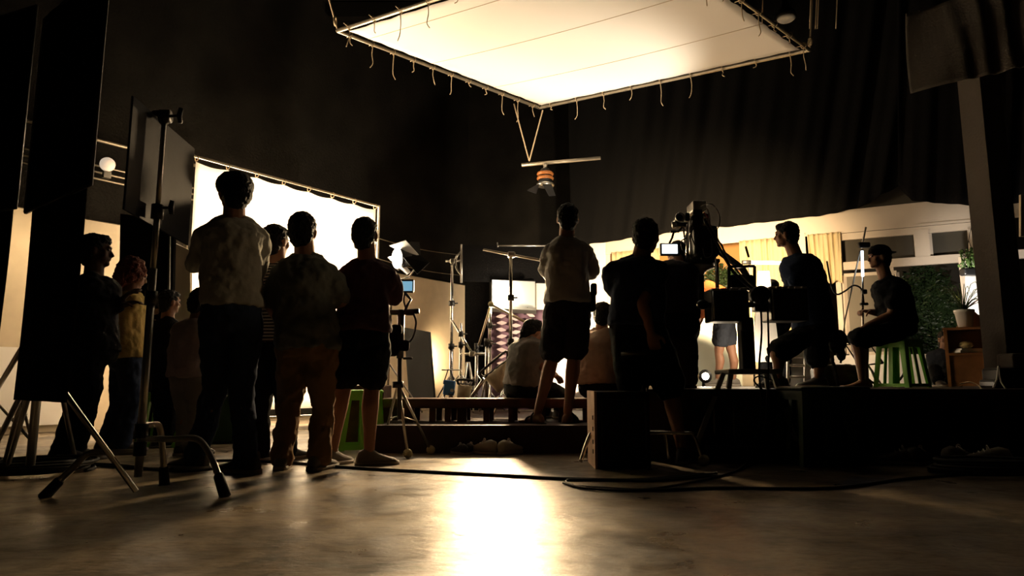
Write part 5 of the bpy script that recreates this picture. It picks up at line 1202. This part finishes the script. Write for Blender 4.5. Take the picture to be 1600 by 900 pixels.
# ------------------------------------------------------------------ shoes on the floor
def shoe(p, yaw, label, m_, s=1., grp=None, src=None):
    fd = V((math.sin(yaw), math.cos(yaw), 0)); fs = fd.cross(V((0, 0, 1))); p = V(p); r = empty('shoe', p, label, 'shoe', grp)
    m = MB(); fr = []
    for t, a, hb in ((-.12, .022, .06), (-.105, .036, .09), (-.06, .04, .1), (-.01, .042, .085), (.05, .046, .065), (.1, .048, .05), (.14, .042, .042), (.16, .02, .028)):
        c = p + fd * t * s; fr.append([c + fs * a * s * math.cos(2 * PI * q / 14) + V((0, 0, (.018 + hb / 2 + hb / 2 * math.sin(2 * PI * q / 14)) * s)) for q in range(14)])
    m.rings(fr); m.build('upper', m_, r)
    m = MB(); fr = []
    for t, a in ((-.128, .025), (-.11, .042), (-.03, .044), (.06, .052), (.13, .048), (.168, .02)):
        c = p + fd * t * s; fr.append([c + fs * a * s, c - fs * a * s, c - fs * a * s + V((0, 0, .026 * s)), c + fs * a * s + V((0, 0, .026 * s))])
    m.rings(fr); m.build('sole', mat('shoe_sole', (.25, .22, .19), .8), r)
    m = MB()
    for t in (-.005, .02, .045, .07):
        c = p + fd * t * s; hb = .1 - t * .5; m.tube([c + fs * .03 * s + V((0, 0, hb * .85 * s)), c + V((0, 0, (hb + .012) * s)), c - fs * .03 * s + V((0, 0, hb * .85 * s))], .004 * s, 5)
    m.torus(p + fd * .0 * s + V((0, 0, .112 * s)), .012 * s, .003, fd, 12, 5); m.build('laces', M_whitep, r); return r
for (px, py, yaw, lb, m_, s) in ((757, 710, -.9, 'pale grey sneaker, left one of the laced pair by the step', mat('grey_sneaker', (.3, .27, .22), .7), .95), (795, 710, .6, 'pale grey sneaker, right one of the laced pair by the step', mat('grey_sneaker', (.3, .27, .22), .7), .95),
                                 (719, 710, -.6, 'small dark sandal-like shoe left of the grey sneakers', S_dark, .7), (736, 709, .3, 'small dark shoe touching the left grey sneaker', S_dark, .7), (610, 705, 1.2, 'dark shoe on floor behind the monitor stand legs', S_dark, .9), (655, 704, -1.2, 'dark shoe between the monitor stand\'s tennis balls', S_dark, .9),
                                 (1412, 726, -1.3, 'dark shoe on floor before the stage, left of the right-hand pile', S_dark, 1), (1440, 726, 1.1, 'dark shoe heel to heel with another before the stage', S_dark, 1), (1500, 728, 1.2, 'greyish shoe at the right of the floor near the stage', S_grey, 1.1), (1545, 730, -1.3, 'greyish shoe nearest the right picture edge', S_grey, 1.1)):
    p = G(px, py); shoe(p, yaw, lb, m_, s)
coil(G(1545, 742), .3, 5, .012, 'coil of dark cable on the floor at lower right', .6)
# floor cables
def fcable(pts, label, r_=.009):
    q = [G(x, y) for x, y in pts]; q = [V((p.x, p.y, r_)) for p in q]; return tag(MB().tube(q, r_, 6, curve=True).build('floor_cable', M_rubber), label, 'cable')
fcable([(130, 728), (260, 735), (330, 722), (440, 724), (520, 731), (640, 738), (800, 746), (900, 751), (1020, 752), (1120, 742)], 'long black cable crossing the floor from the crew to the crane')
fcable([(895, 760), (884, 754), (905, 750), (960, 752), (1040, 748), (1120, 740)], 'black cable looping back on the floor right of the crate', .007)
fcable([(895, 762), (1000, 768), (1120, 765), (1300, 765), (1420, 750), (1540, 742)], 'black cable sweeping across the floor to the cable coil at right', .008)
fcable([(-20, 716), (60, 722), (180, 728), (300, 738), (420, 716)], 'black cable near the left tripod on the floor', .008)
# wooden crates behind the crew (540-600)
for (x0_, x1_, yt, Y, lb, m_) in ((536, 600, 602, 6.2, 'brown wooden box behind the legs of man in maroon tee', M_wood), (505, 545, 640, 6.4, 'lower brown wooden box left of the green stool', M_woodl)):
    a = P(x0_, yt, Y); b = P(x1_, yt, Y); tag(MB().rbox(((a.x + b.x) / 2, Y + .2, a.z / 2), (b.x - a.x, .4, a.z), r=.01).build('wooden_box', m_), lb, 'box')
tag(MB().rbox((P(345, 580, 6.2).x, 6.3, .35), (.5, .3, .7), r=.02).build('dark_case', mat('green_case', (.02, .05, .025), .5)), 'dark green case standing between the tall man and khaki-trousered man', 'case')
